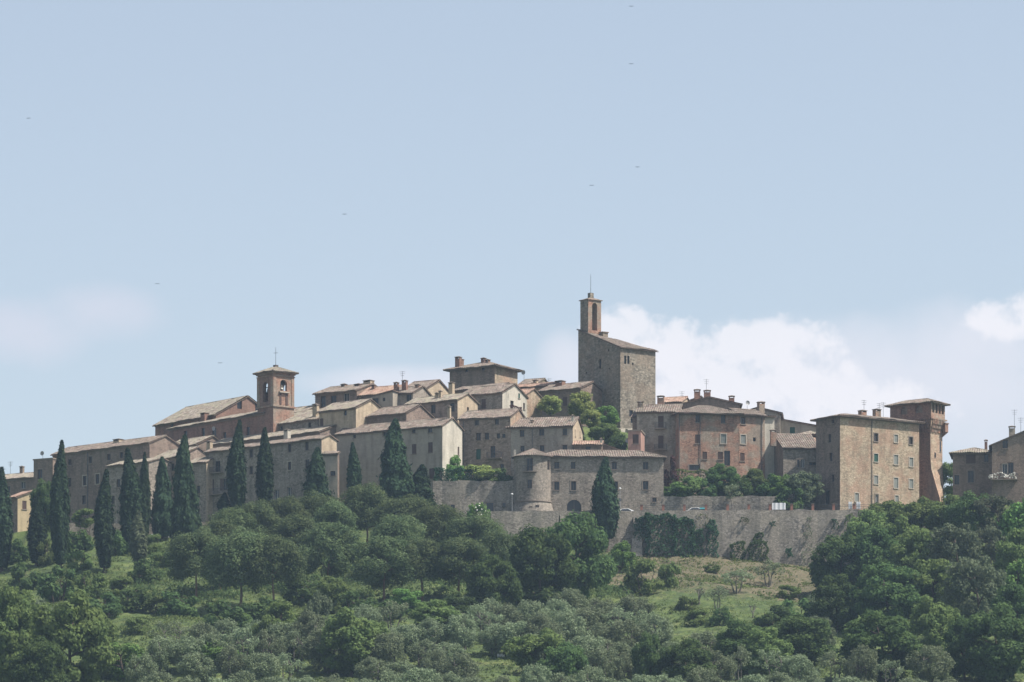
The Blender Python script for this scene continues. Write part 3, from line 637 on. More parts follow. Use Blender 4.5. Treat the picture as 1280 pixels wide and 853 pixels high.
house('shed', 'bluish shed with tiny roof against the lit tan gable of the long house', 402.5, 422, 12, 8.8, 568, 640, depth=1.2, roof='shed_f', pt=.35, wall='plaster', swall='brown', tile='tile', wins=[(416, 592, .9, .9, 'd')])  # side wall darkened to brown so its sunlit strip reads as shade
house('grey_house', 'big plain grey house with a sunlit cream gable end', 421, 553, 32, 10, 532.5, 645, side=577.8, depth=None, wall='plaster', swall='pale', tile='tile', pt=.5,
      wins=[(443, 545.5, .6, .7, 'd'), (481, 543, .8, .8, 'd'), (517, 539, .7, .8, 'd'), (537.6, 538, .8, .8, 'd'), (517.6, 561.5, 1.0, 1.8, 'b'), (538, 559.5, 1.0, 1.8, 'b'), (539.5, 592, 1.0, 1.8, 'b'), (443, 566, .5, .6, 'h')],
      swins=[(573, 564, .5, 1.5, 'b')], chim=[(561.5, 508, .55, 2.8, M['tan'])])
# centre
house('palazzo', 'square brown palazzo with wide hipped roof, highest house of the centre', 562, 618.5, 33, 60, 457, 510, side=647, depth=None, roof='hip', wall='brown', swall='stone_warm', tile='tile', pt=.3, over=.9,
      wins=[(583, 463.5, .6, .5, 'h'), (604, 461.5, .6, .5, 'h')], chim=[(573, 446, 1.0, 1.0, M['brick']), (576.5, 449, .8, 2.0, M['brick']), (604.5, 447.5, .8, 4, M['brick']), (609.5, 449.5, .8, 3.0, M['brick'])])
house('pale_house', 'house with cream gable and shrubby balcony between the palazzo and the rounded tower', 576, 628, 32, 29, 491, 535, side=658.5, depth=None, wall='stone', swall='pale', tile='tile', pt=.45,
      wins=[(604.5, 505, .95, 1.7, 'b')], swins=[(649, 495, .6, .9, 'g'), (655, 508, .6, 1.2, 'd'), (640, 506, 1.1, 1.4, 'd')], ant=[(655, 466, 3, 1)])
house('low_house', 'low house with tan roof filling the gap behind the cream gable house', 566, 622, 34, 42, 484.5, 530, depth=7, wall='brown', tile='tile', pt=.3)
house('brown_house', 'tan brick house with brown gabled roof left of the round green tree', 630, 657, 35, 38, 494, 530, side=677, depth=None, wall='stone_warm', swall='stone_warm', tile='tile_red', pt=.5)
house('hill_house', 'old house with rosy tiled roof on the crest left of the stone tower', 640, 690, 30, 62, 482, 510, side=700, depth=None, wall='stone_warm', tile='tile_red', pt=.4, chim=[(669.5, 475, .8, 2, M['tan'])], ant=[(686, 473, 4)])
house('hill_house', 'round shouldered stone house with small chimney right of the palazzo', 650, 672, 25, 70, 480, 510, depth=6, roof='gable_x', wall='stone_warm', tile='tile', pt=.4)
house('dark_house', 'shadowy house with tan roof and thick brick chimney touching the stone tower', 674, 726, 33, 48, 485.5, 540, depth=8, wall='brown', tile='tile', pt=.38, wins=[(706, 502, 1.0, 1.7, 'b'), (695, 507, .8, 1.3, 'd')], chim=[(700.5, 476, 1.5, 3, M['brick']), (720, 480.5, .8, 4)])
h_u4 = house('stone_house', 'three storey stone house with green shutter and iron balcony left of the round tower', 574, 638, 20, 15.5, 521.5, 590, side=659, depth=None, wall='stone', swall='stone_warm', tile='tile', pt=.42,
      wins=[(596, 528, .8, 1.1, 'd'), (621, 527, .8, 1.1, 'd'), (598, 546, .85, 1.4, 'd'), (608.6, 545.5, .85, 1.3, 'd'), (623, 545, .6, .9, 'h'), (629.7, 545, .6, .7, 'h'), (598, 568, .9, 1.9, 'g'), (616, 565.5, .95, 2.2, 'D'), (627.6, 584, .7, 1.1, 'h')], balc=[(610, 628, 573.5)], pipe=(579.5,))
house('stone_house', 'long low stone house with two rows of small windows behind the round tower', 634, 716, 11, 13.5, 533, 590, side=728.5, depth=None, wall='stone', swall='tan', tile='tile', pt=.42,
      wins=[(652.5, 542, .8, 1.2, 'd'), (677, 540.5, .85, 1.25, 'd'), (706, 540, .8, 1.2, 'd'), (653, 561, .8, 1.0, 'd'), (677.5, 560.5, .85, 1.0, 'd'), (706, 560, .85, 1.0, 'd')], swins=[(719, 541.5, .5, 1.3, 'd'), (725, 543, .5, 1.1, 'd')], chim=[(716, 519, .45, 2.5, M['pale']), (665, 525, .5, 1.8)], pipe=(665.5,))
house('shed', 'small red tiled lean-to between the long stone house and the garden', 717, 752, 6, 12, 556.5, 590, depth=4.5, roof='gable_x', wall='brown', tile='tile_red', pt=.35, wins=[(735, 560.5, .9, .6, 'h')], chim=[(751.5, 548, .4, .6, M['pale'])])
house('shed', 'brown outbuilding with sloping roof edge beside the pink house', 750, 776, 0, 14, 564, 590, depth=5, roof='shed_r', wall='brown', tile='tile', pt=.36)
# round tower + long front house
h = house('long_house', 'long stone house with arched gate and ribbed tile roof joined to the round tower', 674, 829.5, -3, 7.1, 571.0, 641, depth=8, roof='hip', wall='stone', tile='tile', pt=.36, over=.5,
      wins=[(696, 582, .85, 1.3, 'd'), (716.5, 582, .85, 1.3, 'd'), (768, 582.5, .85, 1.3, 'd'), (807, 582.5, .85, 1.4, 'd'), (696, 607.5, .9, 1.5, 'r'), (717, 607.5, .9, 1.6, 'r'), (769, 607.5, .9, 1.5, 'r'), (807, 607, .9, 1.6, 'r'), (717.6, 634, 2.35, 2.5, 'a'), (818, 625, .8, .8, 'd'), (775, 625, .5, .6, 'h')])
R = 23.4 * .1413; Yt = 8.3; cxx = xof(666.3, Yt); zb_ = zof(642.5, Yt) ; zr = lambda py: zof(py, Yt - 2.5) - zb_
rt = empty('round_tower', (cxx, Yt, zb_), 0, 'round stone tower with conical tiled roof and flared foot at the road', 'tower')
mb = MB(); mb.ring([(R * 1.2, -.5), (R * 1.16, .2), (R * 1.03, zr(628))], M['stone'], 48)
mb.ring([(R * 1.03, zr(628)), (R * 1.07, zr(627.4)), (R * 1.07, zr(626.2)), (R, zr(626))], M['trim_d'], 48)
mb.ring([(R, zr(626)), (R, zr(569))], M['stone'], 64); mb.build('wall', rt)
for ang, pyc, hh, ww, nm in ((-100, 582, 2.2, .95, 'door'), (-35, 581, 1.6, .5, 'window'), (-100, 606, 1.4, .7, 'window'), (-97, 637, .6, .5, 'window'), (-78, 636, .9, .45, 'window')):
    t_ = math.radians(ang); n = (math.cos(t_), math.sin(t_)); d = (-n[1], n[0]); o = (n[0] * (R - .02 + (.35 if pyc > 630 else 0)), n[1] * (R - .02 + (.35 if pyc > 630 else 0)))
    mb = MB(); z = zr(pyc); mb.obox(o, d, n, -ww / 2, ww / 2, -.3, .045, z - hh / 2, z + hh / 2, M['dark'])
    for s0, s1, z0_, z1_ in ((-ww / 2 - .07, -ww / 2, z - hh / 2, z + hh / 2), (ww / 2, ww / 2 + .07, z - hh / 2, z + hh / 2), (-ww / 2 - .07, ww / 2 + .07, z + hh / 2, z + hh / 2 + .09), (-.03, .03, z - hh / 2, z + hh / 2)):
        mb.obox(o, d, n, s0, s1, -.2, .075, z0_ + .002, z1_ - .002, M['frame'])
    mb.build(nm, rt)
mb = MB(); 
for k in range(-6, 7):
    t_ = math.radians(-100 + k * 3.2); mb.tube(((R + .55) * math.cos(t_), (R + .55) * math.sin(t_), zr(590)), ((R + .55) * math.cos(t_), (R + .55) * math.sin(t_), zr(590) + .95), .02, .02, M['metal'], 3)
mb.ring([(R - .05, zr(590) - .15), (R + .62, zr(590) - .15), (R + .62, zr(590)), (R - .05, zr(590))], M['trim_d'], 10, math.radians(-121), math.radians(-79))
mb.ring([(R + .52, zr(590) + .95), (R + .58, zr(590) + .95), (R + .58, zr(590) + 1.0)], M['metal'], 10, math.radians(-121), math.radians(-79)); mb.build('balcony', rt)
mb = MB(); ze = zr(569); Ro = R + .55; zt_ = ze + .40 * Ro
mb.ring([(Ro, ze - .22), (R - .3, ze - .02)], M['eave'], 48)
for k in range(56):
    a0, a1 = 2 * math.pi * k / 56, 2 * math.pi * (k + .5) / 56; a2 = 2 * math.pi * (k + 1) / 56
    for p, q, h0, h1 in ((a0, (a0 + a1) / 2, 0, .09), ((a0 + a1) / 2, a1, .09, .09), (a1, (a1 + a2) / 2, .09, 0), ((a1 + a2) / 2, a2, 0, 0)):
        mb.poly([(Ro * math.cos(p), Ro * math.sin(p), ze - .15 + h0), (Ro * math.cos(q), Ro * math.sin(q), ze - .15 + h1), (0, 0, zt_)], M['tile'])
mb.ring([(Ro, ze - .22), (Ro, ze - .13)], M['tile_dark'], 48); rfo = mb.build('roof', rt)
mb = MB(); mb.box(-R - .1, -R + .3, -.2, .2, ze - .5, zr(560), M['pale']); mb.build('chimney', rfo)

# the great stone tower
a = math.radians(52); ca, sa = math.cos(a), math.sin(a)
ht = house('stone_tower', 'tall windowless stone tower with sloping roof dominating the hill', 722.8, 775.5, 52, 50, 435, 540, side=819.4, depth=None, roof='tower', pt=.385, over=.4, og=.25, wall='stone_tower', tile='tile', cat='tower', group=None,
      wins=[(750, 455, .55, 1.7, 'h'), (760.5, 438, .35, .35, 'h'), (733, 466, .3, .3, 'h'), (762, 461, .3, .3, 'h')], swins=[(781.5, 450, .5, 1.5, 'h'), (785.5, 450, .5, 1.5, 'h'), (791, 455, .35, .45, 'h'), (789, 517, .9, 1.2, 'h'), (790, 526, .6, .9, 'h')])
R0, D_, zE_ = ht.root, ht.D, ht.zE
# bell gable on the left corner
bw, bd = 2.35, 3.1; s0 = ht.fs(724.6); z0_ = roofz(s0, 0, ht.L, D_, zE_, 'tower', .385) - 1.0
zbt = ht.fz(s0, 376.5)
b = MB()
def shift_face(o, d, n, Ln, holes, mat, rev): wall_face(b, o, d, n, Ln, z0_ - 1.2, lambda s: zbt, [], holes, mat, rev)
za_, zc_ = z0_ + .9, zbt - .45
shift_face((s0, .15), (1, 0), (0, -1), bw, [], M['stone_tower'], .2); shift_face((s0, .15 + bd), (1, 0), (0, 1), bw, [], M['stone_tower'], .2)
shift_face((s0 + bw, .15), (0, 1), (1, 0), bd, [(bd / 2 - .6, bd / 2 + .6, za_, zc_, True)], M['brick_tan'], bw / 2); shift_face((s0, .15), (0, 1), (-1, 0), bd, [(bd / 2 - .6, bd / 2 + .6, za_, zc_, True)], M['stone_tower'], bw / 2)
bg_ = b.build('bell_gable', R0)
b = MB(); b.box(s0 - .22, s0 + bw + .22, -.07, .15 + bd + .22, zbt + .003, zbt + .12, M['tile_dark'])
pk = Vector((s0 + bw / 2, .15 + bd / 2, zbt + .75)); cs = [Vector((s0 - .2, -.05, zbt + .123)), Vector((s0 + bw + .2, -.05, zbt + .123)), Vector((s0 + bw + .2, bd + .35, zbt + .123)), Vector((s0 - .2, bd + .35, zbt + .123))]
for i in range(4): b.poly([cs[i], cs[(i + 1) % 4], pk], M['tile'])
b.box(pk.x - .4, pk.x + .4, pk.y - .4, pk.y + .4, zbt + .3, ht.fz(s0, 366.5), M['stone_tower']); b.tube((pk.x, pk.y, ht.fz(s0, 366.5)), (pk.x, pk.y, ht.fz(s0, 343)), .05, .03, M['metal'], 5)
b.build('cap', bg_)
b = MB(); zc = zbt - 2.6; b.ring([(.02, zc + .4), (.2, zc + .36), (.27, zc + .1), (.34, zc - .25), (.44, zc - .4)], M['bronze'], 14, cx=s0 + bw / 2, cy=.15 + bd / 2); b.tube((s0 + bw / 2, .2, zc + .5), (s0 + bw / 2, bd + .1, zc + .5), .07, .07, M['metal'], 5); b.build('bell', bg_)
sx = ht.fs(757, 4.0); zq = roofz(s0 + bw + 1.2, 4, ht.L, D_, zE_, 'tower', .385)
b = MB(); b.box(s0 + bw + .25, s0 + bw + 1.35, 2.6, 3.8, zq - 1.2, zq + 1.5, M['stone_tower']); b.box(s0 + bw + .12, s0 + bw + 1.48, 2.47, 3.93, zq + 1.503, zq + 1.66, M['tile_dark']); b.build('pier', R0)

# right of the tower
house('pink_house', 'small pink rendered house with one brown shutter left of the brown gable', 785, 801, 8, 17, 539, 600, depth=6, roof='flat', wall='pink', wins=[(794.5, 549, 1.0, 1.6, 'b')], ant=[(784.5, 551, .5, 1)], band=False)
house('stone_house', 'tall stone house with two brown balcony doors at the corner of the garden', 796, 849, 8, 23, 515, 615, depth=8, roof='gable_x', wall='stone', tile='tile', pt=.42,
      wins=[(826, 527.5, 1.0, 2.1, 'b'), (826, 552.5, 1.0, 2.3, 'b')], balc=[(819, 833, 536), (818.5, 834, 563)], chim=[(800.7, 502, 1.0, 2.5), (826, 495, 1.2, 7)])
house('tall_house', 'brown side wing with jagged roof end left of the balcony doors', 790.5, 797.5, 12, 25, 522, 590, depth=7, wall='brown', tile='tile_dark', pt=.4)
h2 = house('brick_house', 'big mottled brick house with nine windows above the terrace garden', 848.5, 924, -9, 20, 516, 612, depth=9, roof='hip', wall='brick_tan', tile='tile', pt=.38, over=.8,
      wins=[(872, 523.5, .85, 1.4, 'd'), (904, 524, .9, 1.5, 'd'), (872, 549, .95, 1.7, 'b'), (904.3, 548.8, .95, 1.6, 'y'), (881, 569.5, .85, 1.4, 'b'), (900.5, 569.7, .95, 1.4, 'b'), (909, 573, 1.0, 2.6, 'D'), (868, 584.7, 2.0, .9, 'd'), (892.5, 586.6, 1.2, .8, 'd')], pipe=(875, 848.9))
house('brick_house', 'narrow right bay of the mottled brick house, turned toward the sun', 924, 956, -24, 21.7, 518.5, 612, depth=8, roof='gable_x', wall='brick_tan', tile='tile', pt=.35, over=.6,
      wins=[(929, 526, .85, 1.3, 'd'), (929, 549.5, .9, 1.6, 'y'), (928, 571.5, .95, 1.4, 'b'), (943, 549.5, .5, .7, 'h')], pipe=(952,), chim=[(951, 502.5, 1.1, 5)], ant=[(934, 504, 3, 1)])
house('gable_house', 'dark brown gable peeping over the mottled brick house', 849, 925, 0, 36, 506.5, 560, depth=8, roof='gable_y', wall='brown', tile='tile_dark', pt=.235, wins=[], chim=[(871.5, 487, 1.1, 1.5, M['brick']), (884, 488, 1.2, 2.5, M['brick']), (914.5, 495, 1.0, 1.5, M['brick'])], ant=[(883, 474, 3)])
house('grey_house', 'grey rendered house with slanting roof behind the brown gable', 845.5, 876, 10, 44, 507, 560, depth=6, roof='shed_l', wall='plaster', tile='tile_dark', pt=.33, ant=[(852.5, 489, 1)])
house('small_house', 'little orange roofed house just right of the stone tower foot', 826, 852, 20, 40, 503, 550, depth=6, wall='tan', tile='tile_red', pt=.4)
house('gable_house', 'tan gable house with a chimney right of the satellite dish', 921, 975, 5, 34, 517.5, 570, depth=7, roof='gable_y', wall='stone', swall='plaster', tile='tile', pt=.26, chim=[(951.5, 502.5, 1.3, 1.5, M['brick'])])
house('white_house', 'thin white rendered wall of a house lit between two darker walls', 955.5, 968, -20, 24, 521.5, 560, depth=6, roof='shed_f', wall='pale', tile='tile_dark', pt=.1, band=False)
house('grey_house', 'plain grey house with one green window and slanting roof line', 966, 1024, 6, 35, 534.5, 580, depth=8, roof='shed_r', wall='plaster', tile='tile_dark', pt=.2, wins=[(990.5, 539.5, .9, 1.5, 'g')], chim=[(964, 519, .5, 2)])
house('small_house', 'small brown house with pale stepped roof beside the tall square house', 996, 1024, 18, 27, 543.5, 580, depth=6, roof='hip', wall='brown', tile='tile_pale', pt=.35)
house('cottage', 'low cottage with patched red roof and white framed window in the sunken corner', 979, 1024, -8, 17, 560.5, 615, side=957.5, depth=None, roof='gable_x', wall='stone', swall='brown', tile='tile', pt=.42,
      wins=[(1003, 579.5, .8, 1.5, 'w'), (998, 579.5, .5, 1.5, 'd'), (1016, 580, 1.4, .6, 'd')], swins=[(963.5, 588, .7, 1.4, 'd')], chim=[(966.5, 537.5, 1.0, 2.5, M['brick_tan'])], pipe=(1020,))
house('small_house', 'lean-to with red tiles tucked behind the sunken cottage', 985, 1022, 0, 24, 553, 600, depth=4, roof='shed_f', wall='brown', tile='tile_red', pt=.35)
house('square_house', 'tall square house of honey coloured stone with four rows of windows', 1050, 1149, -33, 8, 520, 642, side=1020, depth=None, roof='hip', wall='stone_warm', swall='brown', tile='tile', pt=.22, over=.75,
      wins=[(1095, 547, .85, 1.5, 'r'), (1120, 548.5, .85, 1.4, 'y'), (1138.6, 551, .85, 1.4, 'r'), (1095, 572.5, .9, 1.5, 'tg'), (1120, 575, .85, 1.8, 'y'), (1139, 578, .85, 1.6, 'y'), (1095, 600, .9, 1.5, 'y'), (1120, 604, .85, 1.9, 'y'), (1139, 605, .85, 1.6, 'y'), (1071, 622, .85, 1.6, 'y'), (1096, 623.6, .7, 1.5, 'w'), (1121, 624, .8, 1.3, 'y')] ,
      swins=[(1037, 548, .8, 1.5, 'd'), (1038.5, 571.5, .8, 1.5, 'd'), (1041, 598, .8, 1.3, 'd'), (1041, 527, .7, .7, 'd'), (1034, 622, 1.3, 2.4, 'D')], chim=[(1078, 513, 1.2, 6.5), (1096, 511.5, 1.2, 6.5)], ant=[(1080, 500, 7), (1099, 504, 6), (1104, 503, 6)], pipe=(1089.5,))

# right brick tower with loggia and battered foot
def batter_tower():
    Yc = 19.5; a = math.radians(38); ca, sa = math.cos(a), math.sin(a)
    cx = xof(1163, Yc); zb = zof(640, Yc) - 1
    Lf, Ls = 8.2, 3.9
    root = empty('brick_tower', (cx - Lf * ca, Yc + Lf * sa, zb), -a, 'brick tower with open loggia on top and a foot flaring outward', 'tower')
    zr = lambda py: zof(py, Yc) - zb
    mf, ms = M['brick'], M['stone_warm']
    # body: profile of outward batter by height
    prof = [(0, 2.7), (zr(624), 2.15), (zr(605), 1.15), (zr(587), .25), (zr(575), .04), (zr(541), 0), (zr(536), .12), (zr(527), .42), (zr(523), .46)]
    mb = MB()
    for (z0, e0), (z1, e1) in zip(prof, prof[1:]):
        up_ = z0 > zr(545); q_ = lambda e: [(-e * .3, -e), (Lf + e, -e), (Lf + e, Ls + e * .3), (-e * .3, Ls + e * .3)] if up_ else [(0, -e * .12), (Lf + e, -e * .12), (Lf + e * .22, Ls), (0, Ls)]
        c0, c1 = q_(e0), q_(e1)
        for i in range(4):
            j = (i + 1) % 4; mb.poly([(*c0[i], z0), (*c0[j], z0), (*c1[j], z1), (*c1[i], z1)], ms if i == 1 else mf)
    mb.build('wall', root)
    zq = zr(523); zt = zr(503); e = .46
    mb = MB()
    ox, oy, L2, S2 = -.14, -e, Lf + e + .14, Ls + e + .14
    hf = [(L2 * .26, L2 * .26 + 1.4, zr(515.5), zr(505.5), True), (L2 * .62, L2 * .62 + 1.5, zr(515.5), zr(505.5), True)]
    hs = [(.4 + k * 1.02, .4 + k * 1.02 + .68, zr(516), zr(505), False) for k in range(4)]
    top = lambda s: zt
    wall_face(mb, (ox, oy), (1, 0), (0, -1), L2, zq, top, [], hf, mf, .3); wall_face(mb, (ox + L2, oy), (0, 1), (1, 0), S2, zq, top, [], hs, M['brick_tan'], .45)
    wall_face(mb, (ox, oy + S2), (1, 0), (0, 1), L2, zq, top, [], [], mf, .3); wall_face(mb, (ox, oy), (0, 1), (-1, 0), S2, zq, top, [], [], mf, .3)
    lg = mb.build('loggia', root)
    mb = MB()
    for h in hf: mb.poly([(ox + h[0] - .01, oy + .298, h[2]), (ox + h[1] + .01, oy + .298, h[2]), (ox + h[1] + .01, oy + .298, h[3]), (ox + h[0] - .01, oy + .298, h[3])], M['brown'])
    mb.build('blind_arch', lg)
    mb = MB(); mb.box(ox + 1, ox + L2 - 1.6, oy + 1.2, oy + S2 - .6, zq, zt, M['brown']); mb.poly([(ox + .1, oy + .1, zr(516.2)), (ox + L2 - .1, oy + .1, zr(516.2)), (ox + L2 - .1, oy + S2 - .1, zr(516.2)), (ox + .1, oy + S2 - .1, zr(516.2))], M['brown']); mb.build('inner_room', lg)
    # machicolation corbels
    for fo, n_, ln in ((((0, 0), (1, 0), (0, -1)), 14, Lf), (((Lf, 0), (0, 1), (1, 0)), 8, Ls)):
        o, d, n = fo; mb = MB()
        for k in range(n_):
            s = (k + .5) * ln / n_
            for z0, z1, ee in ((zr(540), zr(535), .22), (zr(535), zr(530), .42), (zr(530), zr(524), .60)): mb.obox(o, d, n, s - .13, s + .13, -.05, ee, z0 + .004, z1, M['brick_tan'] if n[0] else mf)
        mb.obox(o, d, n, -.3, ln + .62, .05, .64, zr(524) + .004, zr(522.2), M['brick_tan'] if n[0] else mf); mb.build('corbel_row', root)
    mb = MB(); mb.box(Lf + .3, Lf + 1.0, Ls - .6, Ls + .4, zr(538), zr(528), mf); mb.box(Lf + .2, Lf + 1.1, Ls - .7, Ls + .5, zr(528) + .003, zr(526.5), M['tile_dark']); mb.poly([(Lf + .3, Ls - .6, zr(538)), (Lf + 1.0, Ls - .6, zr(538)), (Lf, Ls - .2, zr(545))], mf); mb.poly([(Lf + 1.0, Ls - .6, zr(538)), (Lf + 1.0, Ls + .4, zr(538)), (Lf, Ls - .2, zr(545))], mf); mb.build('turret', root)
    for (o, d, n), s, py, ww, hh in ((((Lf, 0), (0, 1), (1, 0)), 3.2, 556, .45, 1.9), (((Lf, 0), (0, 1), (1, 0)), 1.5, 568, .5, .9), (((0, 0), (1, 0), (0, -1)), 5.1, 531, .7, 1.8), (((0, 0), (1, 0), (0, -1)), 6.6, 530, .7, 1.8)):
        mb = MB(); z = zr(py); mb.obox(o, d, n, s - ww / 2, s + ww / 2, -.2, .03, z - hh / 2, z + hh / 2, M['dark']); mb.obox(o, d, n, s - ww / 2 - .1, s + ww / 2 + .1, -.1, .07, z - hh / 2 - .12, z - hh / 2 - .003, M['trim_d']); mb.build('window', root)
    pls, rd = roof_planes(L2, S2, zt + .04, 'hip', .34, .72, 0); rb = MB(); sh = Vector((ox, oy, 0))
    for pl, n in pls:
        pl = [p + sh for p in pl]; nn = Vector(n).normalized(); rb.poly(pl[::-1], M['eave']); up = [p + nn * .12 for p in pl]
        for i in range(len(pl)): j = (i + 1) % len(pl); rb.poly([pl[i], pl[j], up[j], up[i]], M['tile_dark'])
        corrug(rb, [p + nn * .1 for p in pl], n, M['tile'])
    for p, q in rd: rb.tube(p + sh + Vector((0, 0, .14)), q + sh + Vector((0, 0, .14)), .15, .15, M['tile'], 6)
    rb.build('roof', root)
batter_tower()
house('stone_house', 'low dark house with a lit oriel niche, second from the right edge', 1191, 1242, 8, 20, 566, 640, depth=7, roof='hip', wall='brown', tile='tile_pale', pt=.32, over=.6,
      wins=[(1213.5, 572, 1.6, 2.2, 'b'), (1213.5, 596, 1.1, 2.2, 'd'), (1233, 573, .8, 1.4, 'd'), (1196, 600, .8, 1.6, 'd')], chim=[(1232.5, 550, .5, 3, M['brick'])])
h = house('gable_house', 'stone gable house with flowery balcony at the right edge', 1240, 1322, 6, 13, 556, 640, depth=9, roof='gable_y', wall='brown', tile='tile_pale', pt=.40, over=.5,
      wins=[(1256.5, 555.5, 1.0, 1.4, 'd'), (1256, 586, .9, 1.8, 'd'), (1263, 586, 1.1, 2.2, 'D'), (1300, 570, 1, 1.5, 'd')], balc=[(1238.5, 1272, 600)], chim=[(1265, 533, 1.1, 2, M['plaster'])], ant=[(1268, 512, 3), (1276, 522, 3)])

# bank of rock and old masonry under the stone tower
b = MB(); x0, x1, Y = xof(770, 44), xof(797, 44), 44.0; zt_b = zof(534, Y)
n_ = 9
for i in range(n_):
    a0, a1 = x0 + (x1 - x0) * i / n_, x0 + (x1 - x0) * (i + 1) / n_; j0, j1 = .4 * math.sin(i * 2.1), .4 * math.sin((i + 1) * 2.1)
    b.poly([(a0, Y - 1.4 + j0, zt_b - 4), (a1, Y - 1.4 + j1, zt_b - 4), (a1, Y + j1, zt_b - .3 + j1 * .5), (a0, Y + j0, zt_b - .3 + j0 * .5)], M['rock']); b.poly([(a0, Y + j0, zt_b - .3 + j0 * .5), (a1, Y + j1, zt_b - .3 + j1 * .5), (a1, Y + 2.2, zt_b), (a0, Y + 2.2, zt_b)], M['rock'])
b.poly([(x0, Y - 1.4, zt_b - 4), (x0, Y, zt_b - .3), (x0, Y + 2.2, zt_b), (x0, Y + 2.2, zt_b - 4)], M['rock']); b.poly([(x1, Y - 1.4, zt_b - 4), (x1, Y + 2.2, zt_b - 4), (x1, Y + 2.2, zt_b), (x1, Y, zt_b - .3)], M['rock'])
tag(b.build('rock_bank'), 'pale rock ledge under the sunny face of the stone tower', 'rock')

# ================================================================ town walls, railing, road things
def wall_strip(name, label, p0, p1, y0, th, topf, botf, mat='rampart', batter=.0, cap=.0, step=12):
    mb = MB(); ps = np.arange(p0, p1 + .1, (p1 - p0) / max(1, round((p1 - p0) / step)))
    X = [xof(p, y0) for p in ps]; u = [640 + x / .14 for x in X]
    zt = [float(topf(k)) + .10 * math.sin(i * 2.3) + .07 * math.sin(i * 5.1) for i, k in enumerate(u)]; zb = [float(botf(k)) - 1.2 for k in u]
    jy = [.12 * math.sin(i * 1.7) for i in range(len(u))]
    A = [(X[i], y0 + jy[i] - (zt[i] - zb[i]) * batter, zb[i]) for i in range(len(u))]; B = [(X[i], y0 + jy[i], zt[i]) for i in range(len(u))]
    C = [(X[i], y0 + th, zt[i]) for i in range(len(u))]; D = [(X[i], y0 + th, zb[i]) for i in range(len(u))]
    for i in range(len(u) - 1):
        n = 4
        for k in range(n):
            f0, f1 = k / n, (k + 1) / n; L_ = lambda p, q, f: tuple(a + (b - a) * f for a, b in zip(p, q))
            mb.poly([L_(A[i], B[i], f0), L_(A[i + 1], B[i + 1], f0), L_(A[i + 1], B[i + 1], f1), L_(A[i], B[i], f1)], M[mat])
        mb.poly([B[i], B[i + 1], C[i + 1], C[i]], M[mat]); mb.poly([C[i], C[i + 1], D[i + 1], D[i]], M[mat])
    mb.poly([A[0], B[0], C[0], D[0]], M[mat]); mb.poly([A[-1], D[-1], C[-1], B[-1]], M[mat])
    return tag(mb.build(name), label, 'wall')
z0f = lambda f, y, dz=0: (lambda u: zof(f(u), y) + dz)
wall_strip('town_wall', 'long high rampart of rough grey stone holding up the road above the dry slope', 700, 1165, -.45, 1.0, z0f(topr, 0, .28), z0f(foot, 0), batter=.07)
wall_strip('town_wall', 'rough pale stone rampart below the round tower, half hidden by trees', 560, 699, -.5, 1.05, z0f(topr, 0, .28), z0f(foot, 0), batter=.05)
gw = wall_strip('garden_wall', 'tall dark rubble wall carrying the hedge garden left of the round tower', 541, 644, 8.35, .5, lambda u: zof(601.5, 8.6), lambda u: zof(642, 8.6), mat='rampart')
wall_strip('garden_wall', 'low rubble wall between the road and the terrace garden', 829.5, 987, 8.3, .55, lambda u: zof(620.8, 8.6), lambda u: zof(646, 8.6), mat='rampart')
wall_strip('garden_wall', 'dark low retaining wall behind the left cypresses', 84, 262, 8.3, .5, lambda u: zof(655, 8.6) + .1, lambda u: zof(672, 8.6), mat='stone')
for px, py, w, h_ in ((612.5, 635.5, 1.2, 1.9), (630, 631.5, .6, .7), (601, 632, .5, .6), (566, 634, .7, .8)):
    mb = MB(); x, z = xof(px, 8.2), zof(py, 8.2); mb.box(x - w / 2, x + w / 2, 8.12, 8.6, z - h_ / 2, z + h_ / 2, M['dark'])
    for a, b, c, d in ((x - w / 2 - .1, x - w / 2 - .003, z - h_ / 2, z + h_ / 2), (x + w / 2 + .003, x + w / 2 + .1, z - h_ / 2, z + h_ / 2), (x - w / 2 - .1, x + w / 2 + .1, z + h_ / 2 + .003, z + h_ / 2 + .15)): mb.box(a, b, 8.08, 8.6, c, d, M['trim_d'])
    mb.build('door' if h_ > 1.5 else 'window', gw)
# buttress
mb = MB(); x0, x1 = xof(792, -1), xof(801, -1); zt, zb = zof(646, -1), float(G((x0 + x1) / 2, -6)) - .6
for P in ([(x0, -1, zt), (x1, -1, zt), (x1 + .3, -3.2, zb), (x0 - .6, -3.2, zb)], [(x0, -1, zt), (x0 - .6, -3.2, zb), (x0 - .3, -.2, zb)], [(x1, -1, zt), (x1 + .3, -.2, zb), (x1 + .3, -3.2, zb)], [(x0, -1, zt), (x0, -.3, zt), (x1, -.3, zt), (x1, -1, zt)]): mb.poly(P, M['rampart'])
tag(mb.build('buttress'), 'sloping stone buttress leaning on the rampart beside the dark ivy', 'buttress')
